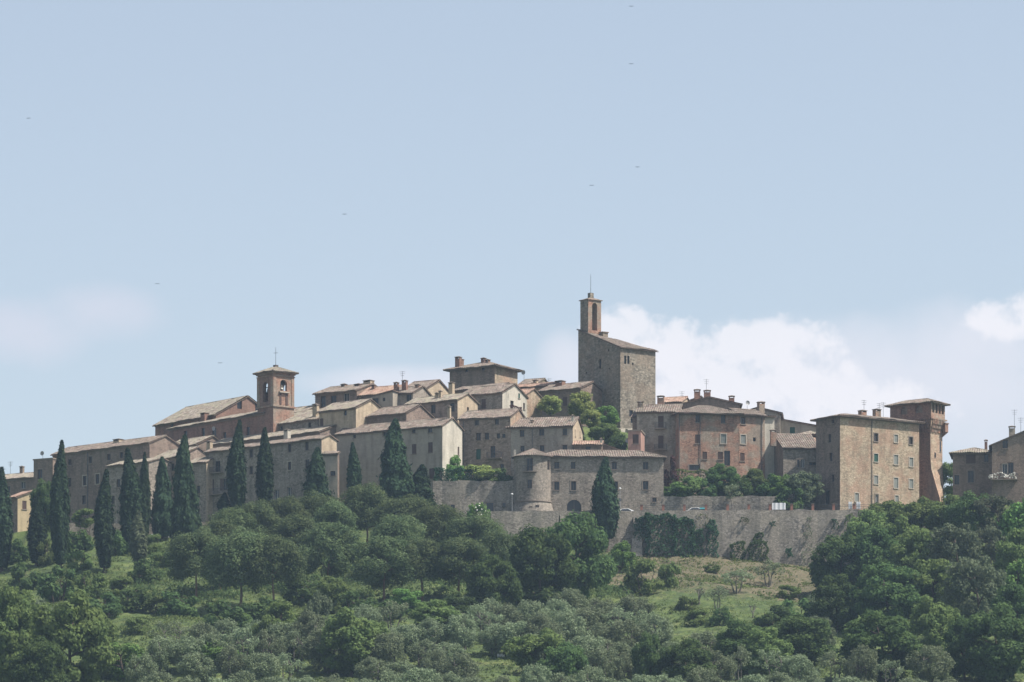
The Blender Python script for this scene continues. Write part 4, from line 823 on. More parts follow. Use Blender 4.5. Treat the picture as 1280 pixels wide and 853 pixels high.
# railing with brick posts
rl = empty('railing', (xof(829, .1), .1, float(G(xof(829, .1), .1))), 0, 'iron railing with square brick posts along the rampart top', 'railing')
ox_, oz_ = rl.location.x, rl.location.z
posts = [802, 829, 855.5, 882.5, 909.6, 936, 962.5, 989.6, 1016, 1042, 1067.8, 1092, 1117.5, 1143]
zt_ = [zof(float(topr(640 + xof(p, .1) / .14)), 0) + .28 for p in posts]
for p, z in zip(posts, zt_):
    x = xof(p, .1) - ox_; mb = MB(); mb.box(x - .22, x + .22, -.22, .22, z - oz_ - .3, z - oz_ + 1.05, M['brickpost']); mb.box(x - .28, x + .28, -.28, .28, z - oz_ + 1.053, z - oz_ + 1.14, M['trim_d']); mb.build('post', rl)
mb = MB()
for (p, z), (q, w) in zip(zip(posts, zt_), list(zip(posts, zt_))[1:]):
    xa, xb = xof(p, .1) - ox_ + .22, xof(q, .1) - ox_ - .22
    for h_ in (.25, .62, .95): mb.tube((xa, 0, z - oz_ + h_), (xb, 0, w - oz_ + h_), .028, .028, M['metal'], 4)
    k = int((xb - xa) / .45)
    for j in range(1, k): t_ = j / k; x = xa + (xb - xa) * t_; zz = z + (w - z) * t_ - oz_; mb.tube((x, 0, zz - .2), (x, 0, zz + .95), .016, .016, M['metal'], 3)
mb.build('rails', rl)
# cars
def car(label, px, Y, hgt, paint, rz=0, length=4.1):
    x = xof(px, Y); z = float(G(x, Y)) + .03
    r = empty('parked_car', (x, Y, z), rz, label, 'car', 'parked cars'); l = length / 2; b = MB(); Pm = M[paint]
    prof = [(-l, .35), (-l, .75), (-l + .15, .88), (-l + .75, .98), (-l + 1.35, 1.42), (-l + 2.6, 1.47), (l - .45, 1.0), (l - .05, .85), (l, .35)]
    for s in (-1, 1):
        pts = [(a, s * .82 if c < 1.05 else s * .66, c) for a, c in prof]; b.poly(pts if s > 0 else pts[::-1], Pm)
    for (a, c), (d, e) in zip(prof, prof[1:] + prof[:1]):
        w0, w1 = (.82 if c < 1.05 else .66), (.82 if e < 1.05 else .66); b.poly([(a, -w0, c), (a, w0, c), (d, w1, e), (d, -w1, e)], Pm)
    body = b.build('body', r); b = MB()
    for s in (-1, 1):
        b.poly([(-l + .95, s * .835, 1.03), (-l + 1.42, s * .70, 1.37), (-l + 2.5, s * .70, 1.40), (-l + 3.1, s * .835, 1.05)], M['glass'])
    b.poly([(-l + 2.68, -.6, 1.44), (-l + 2.68, .6, 1.44), (l - .5, .72, 1.05), (l - .5, -.72, 1.05)], M['glass']); b.poly([(-l + .78, -.7, 1.03), (-l + .78, .7, 1.03), (-l + 1.3, .6, 1.42), (-l + 1.3, -.6, 1.42)], M['glass'])
    b.build('window', body)
    for wx in (-l + .75, l - .75):
        for s in (-1, 1):
            b = MB(); b.tube((wx, s * .62, .31), (wx, s * .84, .31), .31, .31, M['rubber'], 14); w = b.build('wheel', r); b = MB(); b.tube((wx, s * .842, .31), (wx, s * .86, .31), .18, .18, M['zinc'], 10); b.build('rim', w)
    return r
M['silver'] = plain('silver car paint', (.55, .56, .58), .3, .6, .03)
car('white car parked against the long house right of the tall garden cypress', 782, 3.6, 1.4, 'white')
car('white car parked behind the railing left of the blue recycling bin', 869, 2.4, 1.4, 'white')
car('white car on the shaded road at the foot of the broad left cypress', 203, 4.5, 1.4, 'white', .4)
# blue bin
b = MB(); x, Y = xof(878.5, 1.5), 1.5; z = float(G(x, Y)) + .02
r = empty('recycling_bin', (x, Y, z), 0, 'teal blue recycling bin standing behind the rampart railing', 'bin')
b.box(-.45, .45, -.4, .4, .12, 1.15, M['teal']); b.build('body', r); b = MB(); b.poly([(-.5, -.45, 1.15), (.5, -.45, 1.15), (.5, .1, 1.42), (-.5, .1, 1.42)], M['teal']); b.poly([(-.5, .1, 1.42), (.5, .1, 1.42), (.5, .45, 1.15), (-.5, .45, 1.15)], M['teal'])
b.poly([(-.5, -.45, 1.15), (-.5, .1, 1.42), (-.5, .45, 1.15)], M['teal']); b.poly([(.5, -.45, 1.15), (.5, .1, 1.42), (.5, .45, 1.15)], M['teal']); b.build('lid', r)
for sx in (-.36, .36):
    b = MB(); b.tube((sx, -.32, .08), (sx + .06, -.32, .08), .09, .09, M['rubber'], 8); b.tube((sx, .32, .08), (sx + .06, .32, .08), .09, .09, M['rubber'], 8); b.build('wheel', r)
# banner and white panels on the railing
def sheet(name, label, pa, pb, ta, tb, Y, cat, grp=None):
    x0, x1, z1, z0 = xof(pa, Y), xof(pb, Y), zof(ta, Y), zof(tb, Y); b = MB(); n = 10
    for k in range(n):
        a, c = x0 + (x1 - x0) * k / n, x0 + (x1 - x0) * (k + 1) / n; ya, yc = Y + .035 * math.sin(k * 1.9), Y + .035 * math.sin((k + 1) * 1.9)
        b.poly([(a, ya, z0), (c, yc, z0), (c, yc, z1), (a, ya, z1)], M['white_cloth']); b.poly([(a, ya + .02, z0), (a, ya + .02, z1), (c, yc + .02, z1), (c, yc + .02, z0)], M['white_cloth'])
    return tag(b.build(name), label, cat, grp)
sheet('banner', 'white sheet hung on the railing between two brick posts', 965.2, 982, 628.8, 637.2, -.0, 'banner')
sheet('notice_board', 'left one of two white panels tied each side of a brick post', 1060.5, 1065.3, 627.5, 636.5, .12, 'panel', 'white panels at the square house')
sheet('notice_board', 'right one of two white panels tied each side of a brick post', 1070.3, 1075.5, 627.5, 636.5, .12, 'panel', 'white panels at the square house')
# street lamps
def lamp(px, top, base, Y, label, arm=0):
    x = xof(px, Y); z = float(G(x, Y)); r = empty('street_lamp', (x, Y, z), 0, label, 'street lamp'); h_ = zof(top, Y) - z
    b = MB(); b.tube((0, 0, -.2), (0, 0, h_), .07, .045, M['zinc'], 6)
    if arm: b.tube((0, 0, h_), (arm, -.2, h_ + .15), .035, .035, M['zinc'], 5)
    b.build('pole', r); b = MB(); b.ring([(.05, h_ + .0), (.2, h_ + .08), (.22, h_ + .2), (.02, h_ + .34)], M['white'], 10, cx=arm); b.build('lantern', r)
lamp(640, 619, 641, 3.5, 'thin street lamp on the road left of the round tower')
lamp(775, 612, 641, 4.5, 'pale street lamp pole right of the tall garden cypress')
# white objects in the olive grove and on the slope
def cloth(px, py, w, h_, label, Y=None):
    x, yy, z = hit(px, py); b = MB(); n = 6
    for i in range(n):
        for j in range(3):
            g_ = lambda a, c: (x + (a / n - .5) * w, yy + c * .12, z + h_ * (1 - c / 3) * (.75 + .25 * math.sin(a * 2.1)) + .02)
            b.poly([g_(i, j), g_(i + 1, j), g_(i + 1, j + 1), g_(i, j + 1)], M['white_cloth'])
    tag(b.build('tarpaulin'), label, 'sheet')
# ================================================================ plants
NP = np.random.default_rng(11)
def leafmesh(name, P, Nn, size, asp, mat, up=False):
    n = len(P); Nn = Nn / np.linalg.norm(Nn, axis=1, keepdims=True)
    r = np.tile([0, 0, 1.], (n, 1)) + NP.normal(0, .25, (n, 3)) if up else NP.normal(0, 1, (n, 3))
    a = r - (r * Nn).sum(1, keepdims=True) * Nn; a /= np.linalg.norm(a, axis=1, keepdims=True) + 1e-9; b = np.cross(Nn, a)
    s = np.asarray(size).reshape(-1, 1) * np.ones((n, 1)); A, B = a * s * asp, b * s
    V = np.stack([P - A, P - B * .9 + A * .1, P + A, P + B * .9 - A * .1], 1).reshape(-1, 3)
    me = bpy.data.meshes.new(name); me.vertices.add(4 * n); me.vertices.foreach_set('co', V.astype(np.float32).ravel())
    me.loops.add(4 * n); me.loops.foreach_set('vertex_index', np.arange(4 * n, dtype=np.int32))
    me.polygons.add(n); me.polygons.foreach_set('loop_start', np.arange(0, 4 * n, 4, dtype=np.int32))
    try: me.polygons.foreach_set('loop_total', np.full(n, 4, dtype=np.int32))
    except Exception: pass
    me.update(calc_edges=True); me.materials.append(mat); return me
def sph(n): v = NP.normal(0, 1, (n, 3)); return v / np.linalg.norm(v, axis=1, keepdims=True)
def clump_leaves(C, R, per, leaf, flat=.8, up=.35, jit=.55):
    Ps, Ns, Ss = [], [], []
    for c, r in zip(C, R):
        k = int(per * (r / np.mean(R)) ** 2); d = sph(k); rad = r * NP.random(k) ** .28 * (1 + .18 * np.sin(d[:, 0] * 5 + c[0] * 3) * np.cos(d[:, 2] * 6 + c[1]))
        Ps.append(c + d * rad[:, None] * [1, 1, flat]); Ns.append(d + NP.normal(0, jit, (k, 3)) + [0, 0, up]); Ss.append(leaf * NP.uniform(.6, 1.25, k))
    return np.concatenate(Ps), np.concatenate(Ns), np.concatenate(Ss)
def trunk_mesh(name, Ht, r, mat, targets, lean=0, multi=1):
    mb = MB()
    for m_ in range(multi):
        bx, by = (0, 0) if multi == 1 else (.25 * math.cos(m_ * 2.4), .25 * math.sin(m_ * 2.4)); pts = []
        for k in range(6): t_ = k / 5; pts.append(Vector((bx * (1 + 2.5 * t_) + lean * Ht * t_ + .06 * Ht * math.sin(t_ * 4 + m_) * t_, by * (1 + 2.5 * t_) + .04 * Ht * math.sin(t_ * 5 + m_ * 2) * t_, -.6 + (Ht + .6) * t_)))
        for k in range(5): mb.tube(pts[k], pts[k + 1], r * (1 - .14 * k) * (1.25 if k == 0 else 1), r * (1 - .14 * (k + 1)), mat, 7, cap=k in (0, 4))
        for c in targets[m_::multi]:
            c = Vector(c); k = min(range(2, 6), key=lambda q: (pts[q] - c).length + (0 if pts[q].z < c.z else 3)); a = pts[k]; mid_ = (a + c) / 2 + Vector((0, 0, .12 * (c - a).length))
            mb.tube(a, mid_, r * .38, r * .24, mat, 5, False); mb.tube(mid_, c, r * .24, r * .08, mat, 4, False)
    o = mb; me = bpy.data.meshes.new(name); me.from_pydata(o.v, [], o.f)
    for q in o.mats: me.materials.append(q)
    me.update(); return me
VAR = {}
def add_var(sp, trunk, crown, Ht, W_): VAR.setdefault(sp, []).append((trunk, crown, Ht, W_))
def mk_cypress(sp, W_, Ht, n, broad=False, seed=0, mat=None, bare=.9):
    th = NP.uniform(0, 2 * np.pi, n); z = NP.random(n) ** (1.15 if not broad else 1.3); W_ *= .74 if broad else .62
    prof = np.clip(np.sin(np.pi * np.clip(z * .86 + .12, 0, 1)) ** .85 * (1 - .45 * z ** 4), 0, 1) if not broad else np.clip((1 - z) ** .62 * (.55 + .45 * np.clip(z * 6, 0, 1)), 0, 1)
    lump = 1 + .08 * np.sin(3 * th + z * 9 + seed) + .09 * np.sin(7 * th + z * 5 + seed * 2) + .05 * np.sin(z * 55 + th * 2) + .07 * np.sin(11 * th - z * 14) + (.10 * np.sin(z * 24 + th) if broad else 0)
    r = W_ / 2 * (prof * lump * NP.random(n) ** .22 * (1 + .22 * (NP.random(n) > .9)) + .03)
    P = np.stack([r * np.cos(th) + .30 * W_ * np.sin(z * 4 + seed * 3) * z * .5, r * np.sin(th), bare + z * (Ht - bare)], 1)
    Nn = np.stack([np.cos(th), np.sin(th), .35 + 0 * th], 1) + NP.normal(0, .4, (n, 3))
    add_var(sp, trunk_mesh('trunk', Ht * .6, .22, M['bark'], []), leafmesh('crown', P, Nn, .115 * NP.uniform(.6, 1.4, n), 2.6, mat or L['cypress'], True), Ht, W_)
for s in range(3): mk_cypress('cypress', 3.2, 17, 13000, seed=s * 2.1)
for s in range(2): mk_cypress('broad_cypress', 5.2, 15, 16000, True, s * 1.7)
mk_cypress('garden_cypress', 4.4, 16, 15000, seed=7, bare=2.6)
mk_cypress('cypress', 3.0, 17, 9000, seed=9.4)
mk_cypress('thin_cypress', 2.6, 12, 3000, seed=5, mat=L['greyish'], bare=3)
def mk_round(sp, W_, Ht, mat, ncl, per, leaf, bare=.12, flat=.8, tr=.25, multi=1, bark='bark', seed=0, rmin=.16, rmax=.3, shape='round', up=.35, lean=0, jit=.55):
    Rr = W_ / 2; C, Rs = [], []
    for i in range(ncl):
        d = sph(1)[0]
        if shape == 'dome': d[2] = d[2] if d[2] > -.55 else abs(d[2])
        f = NP.uniform(.5, .86) ** .8; cr = Rr * NP.uniform(rmin, rmax)
        zc = Ht * (1 + bare) / 2 if shape == 'round' else Ht * .56; hz = Ht * (1 - bare) / 2 if shape == 'round' else Ht * .46
        c = np.array([d[0] * f * Rr, d[1] * f * Rr, zc + d[2] * f * hz]); c[2] = min(c[2], Ht - cr * .7)
        C.append(c); Rs.append(cr)
    C, Rs = np.array(C), np.array(Rs)
    P, Nn, S = clump_leaves(C, Rs, per, leaf, flat, up, jit)
    ks = NP.choice(len(C), min(len(C), 16), replace=False)
    wr = 2 * float(np.percentile(np.hypot(P[:, 0], P[:, 1]), 93)); hr = float(np.percentile(P[:, 2], 99.3))
    add_var(sp, trunk_mesh('trunk', Ht * .62, tr, M[bark], [tuple(C[k]) for k in ks], lean, multi), leafmesh('crown', P, Nn, S, 1.25, mat), hr, wr)
for s in range(4): mk_round('pine', 9.5, 11.5, L['pine'], 40, 520, .125, .26, .9, .24, bark='bark_pine', rmin=.28, rmax=.42, shape='dome', up=.7, lean=(.0, .05, -.04, .02)[s], jit=.6)
for s in range(3): mk_round('broadleaf', 9, 10, L['broad'], 62, 260, .17, -.02, rmin=.2, rmax=.34)
for s in range(3): mk_round('leafy', 8, 8.5, L['mid'], 58, 240, .155, -.02, rmin=.18, rmax=.32)
for s in range(2): mk_round('bright', 6, 5.5, L['bright'], 34, 170, .16, -.1, rmin=.22, rmax=.36)
for s in range(2): mk_round('lime', 4.2, 4.6, L['lime'], 26, 220, .12, .2, rmin=.3, rmax=.42, tr=.14)
for s in range(4): mk_round('olive', 5.4, 4.9, L['olive'], 60, 120, .09, .06, flat=1.1, rmin=.13, rmax=.27, tr=.2, multi=3, bark='bark_olive', jit=.9)
for s in range(2): mk_round('greyish', 7, 7.5, L['greyish'], 44, 130, .15, .05, rmin=.15, rmax=.28, tr=.2, jit=.8)
for s in range(2): mk_round('shrub', 3.4, 2.8, L['mid'], 20, 120, .12, -.25, rmin=.26, rmax=.4, tr=.08, multi=3)
for s in range(2): mk_round('darkshrub', 3.6, 3.0, L['broad'], 20, 130, .13, -.25, rmin=.28, rmax=.42, tr=.08, multi=3)
mk_round('airy', 5, 4.5, L['olive'], 22, 45, .10, .3, rmin=.12, rmax=.24, tr=.13, multi=3, bark='bark_olive', jit=.9)
mk_round('sapling', 2.4, 4.6, L['olive'], 9, 70, .09, .5, rmin=.3, rmax=.45, tr=.05)
mk_round('purple', 3.0, 3.2, L['purple'], 16, 130, .11, -.1, rmin=.28, rmax=.4, tr=.08)
mk_round('blossom', 3.6, 3.4, L['bright'], 20, 130, .11, -.1, rmin=.26, rmax=.4, tr=.1)
def mk_bare(sp, Ht, W_, seed):
    rr = random.Random(seed); mb = MB()
    def br(p, d, l, r, k):
        q = p + d * l; mb.tube(p, q, r, r * .65, M['bark_olive'], 5, False)
        if k == 0: return
        for _ in range(3 if k > 1 else 4):
            dd = (d + Vector((rr.uniform(-.9, .9), rr.uniform(-.9, .9), rr.uniform(-.25, .5)))).normalized(); br(q, dd, l * rr.uniform(.5, .75), r * .6, k - 1)
    br(Vector((0, 0, -.5)), Vector((.05, 0, 1)), Ht * .35, .2, 4)
    me = bpy.data.meshes.new('trunk'); me.from_pydata(mb.v, [], mb.f); me.materials.append(M['bark_olive']); me.update()
    k = 160; d = sph(k); P = np.array([0, 0, Ht * .65]) + d * [W_ * .42, W_ * .42, Ht * .3]
    add_var(sp, me, leafmesh('crown', P, d + NP.normal(0, .8, (k, 3)), .07 * np.ones(k), 1.4, L['olive']), Ht, W_)
mk_bare('bare', 4, 4.5, 3); mk_bare('bare', 4, 4.5, 8)
cnt = {}
def T(sp, name, label, px, top, base, w, Y=None, cat='tree', group=None, grow=1.0, rz=None):
    if Y is None: x, Y, z = hit(px, base)
    else: x = xof(px, Y); z = float(G(x, Y))
    i = cnt.get(sp, 0); cnt[sp] = i + 1; tm, cm, h0, w0 = VAR[sp][i % len(VAR[sp])]
    Ht = (zof(top, Y) - z) * grow; Wm = w * (D0 + Y) / F * (.82 if 'cypress' in sp else 1)
    Hn = max(.4, min(Ht, zof(top, Y) - zof(base, Y)))      # the crown keeps its shape, a longer trunk reaches the ground
    r = empty(name, (x, Y, z), rng.uniform(0, 6.28) if rz is None else rz, label, cat, group); r.scale = (Wm / w0, Wm / w0, Hn / h0)
    a_ = link(bpy.data.objects.new('trunk', tm), r); b_ = link(bpy.data.objects.new('crown', cm), r)
    if Ht > Hn + .1: b_.location.z = (Ht - Hn) * h0 / Hn; a_.scale.z = Ht / Hn
    return r
CY = 'cypresses along the town'
for sp, lab, px, top, base, w in (
    ('cypress', 'dark cypress cut by the left edge of the photo', 2, 586, 716, 30),
    ('cypress', 'shorter cypress standing right beside the small yellow house', 46, 621, 708, 27),
    ('cypress', 'tallest slender cypress of the far left, rising past the row house roof', 75.5, 553, 712, 27),
    ('cypress', 'slender cypress in front of the long brick row house', 131, 588, 716, 27),
    ('cypress', 'dense dark cypress against the pale roofed grey house', 162, 562, 690, 30),
    ('cypress', 'very narrow pointed cypress between two dense ones', 180.5, 567, 680, 17),
    ('broad_cypress', 'stout ragged cypress behind the white car', 203, 573, 676, 38),
    ('broad_cypress', 'broadest cypress, below the red brick church wall', 233, 546, 700, 48),
    ('cypress', 'slim tall cypress in front of the pinkish roof end', 297, 527, 650, 26),
    ('cypress', 'slim cypress below the bell tower', 331, 536, 645, 24),
    ('cypress', 'small dark cypress tucked under the balcony of the long house', 280, 616, 648, 17),
    ('broad_cypress', 'broad low cypress before the narrow lit annex', 396, 560, 645, 44),
    ('cypress', 'small slender cypress in front of the big grey house, left part', 442, 554, 640, 20),
    ('broad_cypress', 'bulky cypress in front of the big grey house', 496, 525, 640, 56),
    ('broad_cypress', 'low bushy cypress leaning on the bulky one', 526, 582, 645, 46),
    ('garden_cypress', 'lone tall cypress with bare trunk in front of the gated long house', 758, 573, 691, 36)):
    T(sp, 'cypress_tree', lab, px, top, base, w, group=CY, cat='cypress')
T('thin_cypress', 'cypress_tree', 'sparse greyish tree with thin bare trunk on the left slope', 173.5, 640, 726, 26, cat='tree')
PN = 'pines below the town'
for lab, px, top, base, w in (
    ('leftmost rounded pine beside the bare lit slope', 245, 664, 752, 66), ('pine behind the leftmost one, under the broad cypress', 275, 652, 740, 58),
    ('pine under the two slim cypresses, left one', 292, 636, 720, 58), ('pine under the slim cypress below the bell tower', 322, 628, 712, 56),
    ('wide pine at the centre front of the left pine clump', 300, 664, 768, 84), ('pine at the right front of the left pine clump', 343, 672, 765, 64),
    ('pine with a leaning pinkish trunk', 371, 645, 722, 66), ('rounded pine reaching the wall of the long stone house', 358, 623, 700, 58),
    ('pine below the broad low cypress', 399, 617, 690, 58), ('pine in the gap between annex and big grey house', 418, 628, 700, 52),
    ('large pine left of the two dark trunks', 410, 655, 745, 74), ('pine topping the grove under the big grey house', 458, 607, 690, 66),
    ('pine directly under the bulky cypress', 505, 622, 700, 74), ('greyish pine in the middle of the grove', 498, 646, 722, 68),
    ('dark pine standing on a straight visible trunk', 480, 672, 758, 78), ('open crowned pine with pale branches below the garden wall', 548, 634, 712, 76),
    ('pine right of the open crowned one, below the doorway in the wall', 592, 645, 725, 70), ('dark pine on a short trunk above the yellow bush', 528, 676, 753, 70),
    ('wide greyish pine left of the big green tree', 574, 674, 752, 74), ('pine whose crown hides the foot of the rampart', 622, 664, 735, 52)):
    T('pine', 'pine_tree', lab, px, top, base, w, group=PN, cat='pine')
BL = 'leafy trees on the slope'
for sp, lab, px, top, base, w in (
    ('broadleaf', 'big dark round tree rising in front of the rampart, left of the lone cypress', 720, 646, 764, 84), ('broadleaf', 'wide dark tree left of the big round one in front of the rampart', 676, 664, 768, 76),
    ('broadleaf', 'green tree between the greyish pine and the wide dark tree', 618, 698, 780, 66), ('broadleaf', 'low dark tree at the foot of the greyish pine', 578, 742, 785, 58),
    ('leafy', 'young green tree under the pine trunks', 412, 722, 766, 42), ('bright', 'yellow green bush in the sunny gap under the pines', 508, 738, 768, 46),
    ('leafy', 'rounded green tree below the left pine clump', 350, 754, 822, 56), ('greyish', 'thin grey green tree standing next to the rounded one', 396, 744, 818, 38),
    ('leafy', 'wide green tree low in the middle of the slope', 440, 768, 846, 78), ('leafy', 'dusky tree right of the yellow green bush', 545, 752, 800, 60),
    ('bright', 'vivid green bush low on the left slope', 272, 800, 838, 62), ('bright', 'vivid green bush at the lower left beside the tall round trees', 152, 806, 850, 64),
    ('leafy', 'round tree filling the bottom left corner', 14, 738, 862, 78), ('greyish', 'brownish green tree second from the left edge', 40, 752, 850, 62), ('leafy', 'large mixed green tree right of the corner tree', 88, 750, 866, 92),
    ('broadleaf', 'dark tree at the very bottom left', 50, 800, 885, 66), ('leafy', 'tree between the corner trees and the pine shadow', 122, 764, 850, 50),
    ('darkshrub', 'dark bush between the shorter and tallest left cypresses', 30, 706, 742, 42), ('darkshrub', 'dark bush under the tallest left cypress', 72, 712, 752, 50), ('shrub', 'light bush at the foot of the fourth cypress', 112, 716, 748, 38),
    ('shrub', 'bush peeping above the dark low wall at left', 107, 636, 656, 30), ('broadleaf', 'round tree growing between yellow house and tallest left cypress', 56, 604, 664, 34),
    ('shrub', 'bush at the upper edge of the sunny bank under the white road car', 206, 690, 708, 26), ('darkshrub', 'dark bush below the stout ragged cypress', 182, 700, 728, 40), ('shrub', 'bush left of the thin greyish tree', 150, 722, 748, 40), ('darkshrub', 'dark bush at the foot of the thin greyish tree', 166, 736, 764, 46),
    ('shrub', 'bush between the third and fourth cypress feet', 100, 690, 712, 34), ('shrub', 'light green bush in the sunny left clearing', 200, 744, 768, 36), ('darkshrub', 'dark bush on the shaded edge of the left clearing', 132, 742, 772, 48), ('shrub', 'bush low in the left clearing above the olives', 170, 772, 792, 34), ('darkshrub', 'dark bush under the leftmost rounded pine', 222, 742, 772, 50),
    ('darkshrub', 'dark thicket under the wide front pine', 284, 752, 786, 56), ('darkshrub', 'dark thicket right of the wide front pine', 326, 750, 782, 50), ('darkshrub', 'dark thicket under the pine with a leaning trunk', 378, 720, 756, 54), ('darkshrub', 'dark thicket left of the two pine trunks', 446, 742, 774, 54), ('darkshrub', 'dark thicket at the foot of the two pine trunks', 486, 752, 776, 40),
    ('shrub', 'low green shrub on the grass left of the near black bush', 872, 762, 782, 32), ('shrub', 'flat green shrub below the gnarled leafless tree', 858, 746, 764, 30), ('shrub', 'small shrub in the grass right of the forked dead tree', 986, 732, 748, 30), ('shrub', 'tiny shrub on the dry bank left of the white scrap', 889, 706, 716, 20),
    ('bright', 'bright bush right of the lone cypress trunk', 779, 678, 714, 30), ('shrub', 'bush left of two on the dry bank under the ivy', 806, 700, 742, 44), ('shrub', 'bush right of two on the dry bank under the ivy', 837, 704, 734, 30),
    ('darkshrub', 'near black round bush alone in the green grass', 901, 760, 781, 26), ('darkshrub', 'scrubby bush right of the forked dead tree', 967, 758, 786, 48), ('darkshrub', 'low scrub left of the dark right wood', 1000, 750, 782, 46),
    ('broadleaf', 'round bushy tree below the near black bush', 926, 778, 842, 66), ('broadleaf', 'wide dark tree beneath the low scrub', 1000, 770, 840, 78), ('leafy', 'tree between the two bushy trees low at right centre', 960, 786, 850, 60),
    ('broadleaf', 'dark pointed tree at the bottom below the bush pair', 812, 796, 868, 42), ('broadleaf', 'dark tree at the bottom right of the pointed one', 858, 802, 872, 66), ('leafy', 'green tree at the bottom beneath the white tarpaulin', 672, 790, 862, 76), ('broadleaf', 'dim tree at the bottom edge under the big round tree', 705, 806, 880, 60),
    ('leafy', 'uppermost right wood tree hugging the rampart end', 1086, 640, 712, 60), ('leafy', 'bright crowned tree under the honey coloured house', 1112, 629, 704, 62), ('leafy', 'tree under the brick tower foot', 1148, 625, 692, 64),
    ('leafy', 'tree below the gap between brick tower and oriel house', 1190, 621, 686, 58), ('broadleaf', 'dark tree below the oriel house', 1215, 620, 690, 60), ('greyish', 'silvery tree below the flowery balcony', 1246, 622, 690, 60), ('bright', 'light green tree at the right edge under the gable house', 1284, 626, 690, 60),
    ('broadleaf', 'dark tree at the left flank of the right wood', 1050, 672, 748, 74), ('broadleaf', 'dark tree just right of the left flank of the wood', 1094, 664, 745, 66), ('leafy', 'tree in the heart of the right wood', 1150, 664, 745, 76), ('leafy', 'broad tree in the upper middle of the right wood', 1128, 652, 728, 60),
    ('greyish', 'tree right of the heart of the right wood', 1196, 658, 736, 66), ('greyish', 'grey crowned tree among green ones at far right', 1238, 660, 730, 60), ('leafy', 'tree on the right edge in the middle of the wood', 1276, 664, 742, 58), ('bright', 'light patch of a bush at the right edge', 1272, 702, 752, 50),
    ('broadleaf', 'big tree of the second rank above the round dark one', 1108, 708, 790, 84), ('broadleaf', 'dark tree left of the second rank of the right wood', 1046, 722, 790, 56), ('leafy', 'tree of the second rank left of centre in the right wood', 1165, 702, 786, 76), ('greyish', 'tall tree of the second rank near the right edge', 1222, 700, 792, 78), ('broadleaf', 'tree of the second rank at the right edge', 1272, 734, 806, 60),
    ('broadleaf', 'large round tree on a visible trunk at the bottom of the right wood', 1102, 768, 852, 98), ('broadleaf', 'large dark tree in the bottom right corner', 1246, 760, 862, 90), ('broadleaf', 'dark tree left of the corner tree', 1206, 776, 850, 50), ('leafy', 'dull tree between large round tree and the corner', 1166, 752, 826, 60),
    ('olive', 'greyish olive at the edge of the right wood beside the grass', 1030, 742, 780, 40), ('olive', 'silvery olive caught between dark trees of the right wood', 1064, 736, 778, 34), ('greyish', 'grey bush below the scrub at the wood edge', 1024, 772, 822, 42)):
    cat_ = 'bush' if ('bush' in lab.split(' between')[0] or 'scrub' in lab) and sp in ('shrub', 'darkshrub', 'bright', 'greyish') else 'tree'
    T(sp, 'bush' if cat_ == 'bush' else ('olive_tree' if sp == 'olive' else 'leafy_tree'), lab, px, top, base, w, cat=cat_, group='bushes on the slope' if cat_ == 'bush' else BL)
for sp, lab, px, top, base, w in (
    ('bare', 'gnarled leafless tree on the dry grass', 874, 727, 756, 36), ('bare', 'small forked dead tree in the green grass', 941, 746, 773, 24), ('airy', 'wispy low olive on the dry bank', 920, 712, 741, 46),
    ('airy', 'dark flat topped olive near the rampart foot', 961, 702, 732, 40), ('airy', 'thin olive right of the gnarled leafless tree', 897, 734, 764, 34), ('bare', 'bare twiggy tree at the left of the olive terraces', 853, 742, 764, 24)):
    T(sp, 'olive_tree' if sp == 'airy' else 'dead_tree', lab, px, top, base, w, group='thin trees on the dry bank')
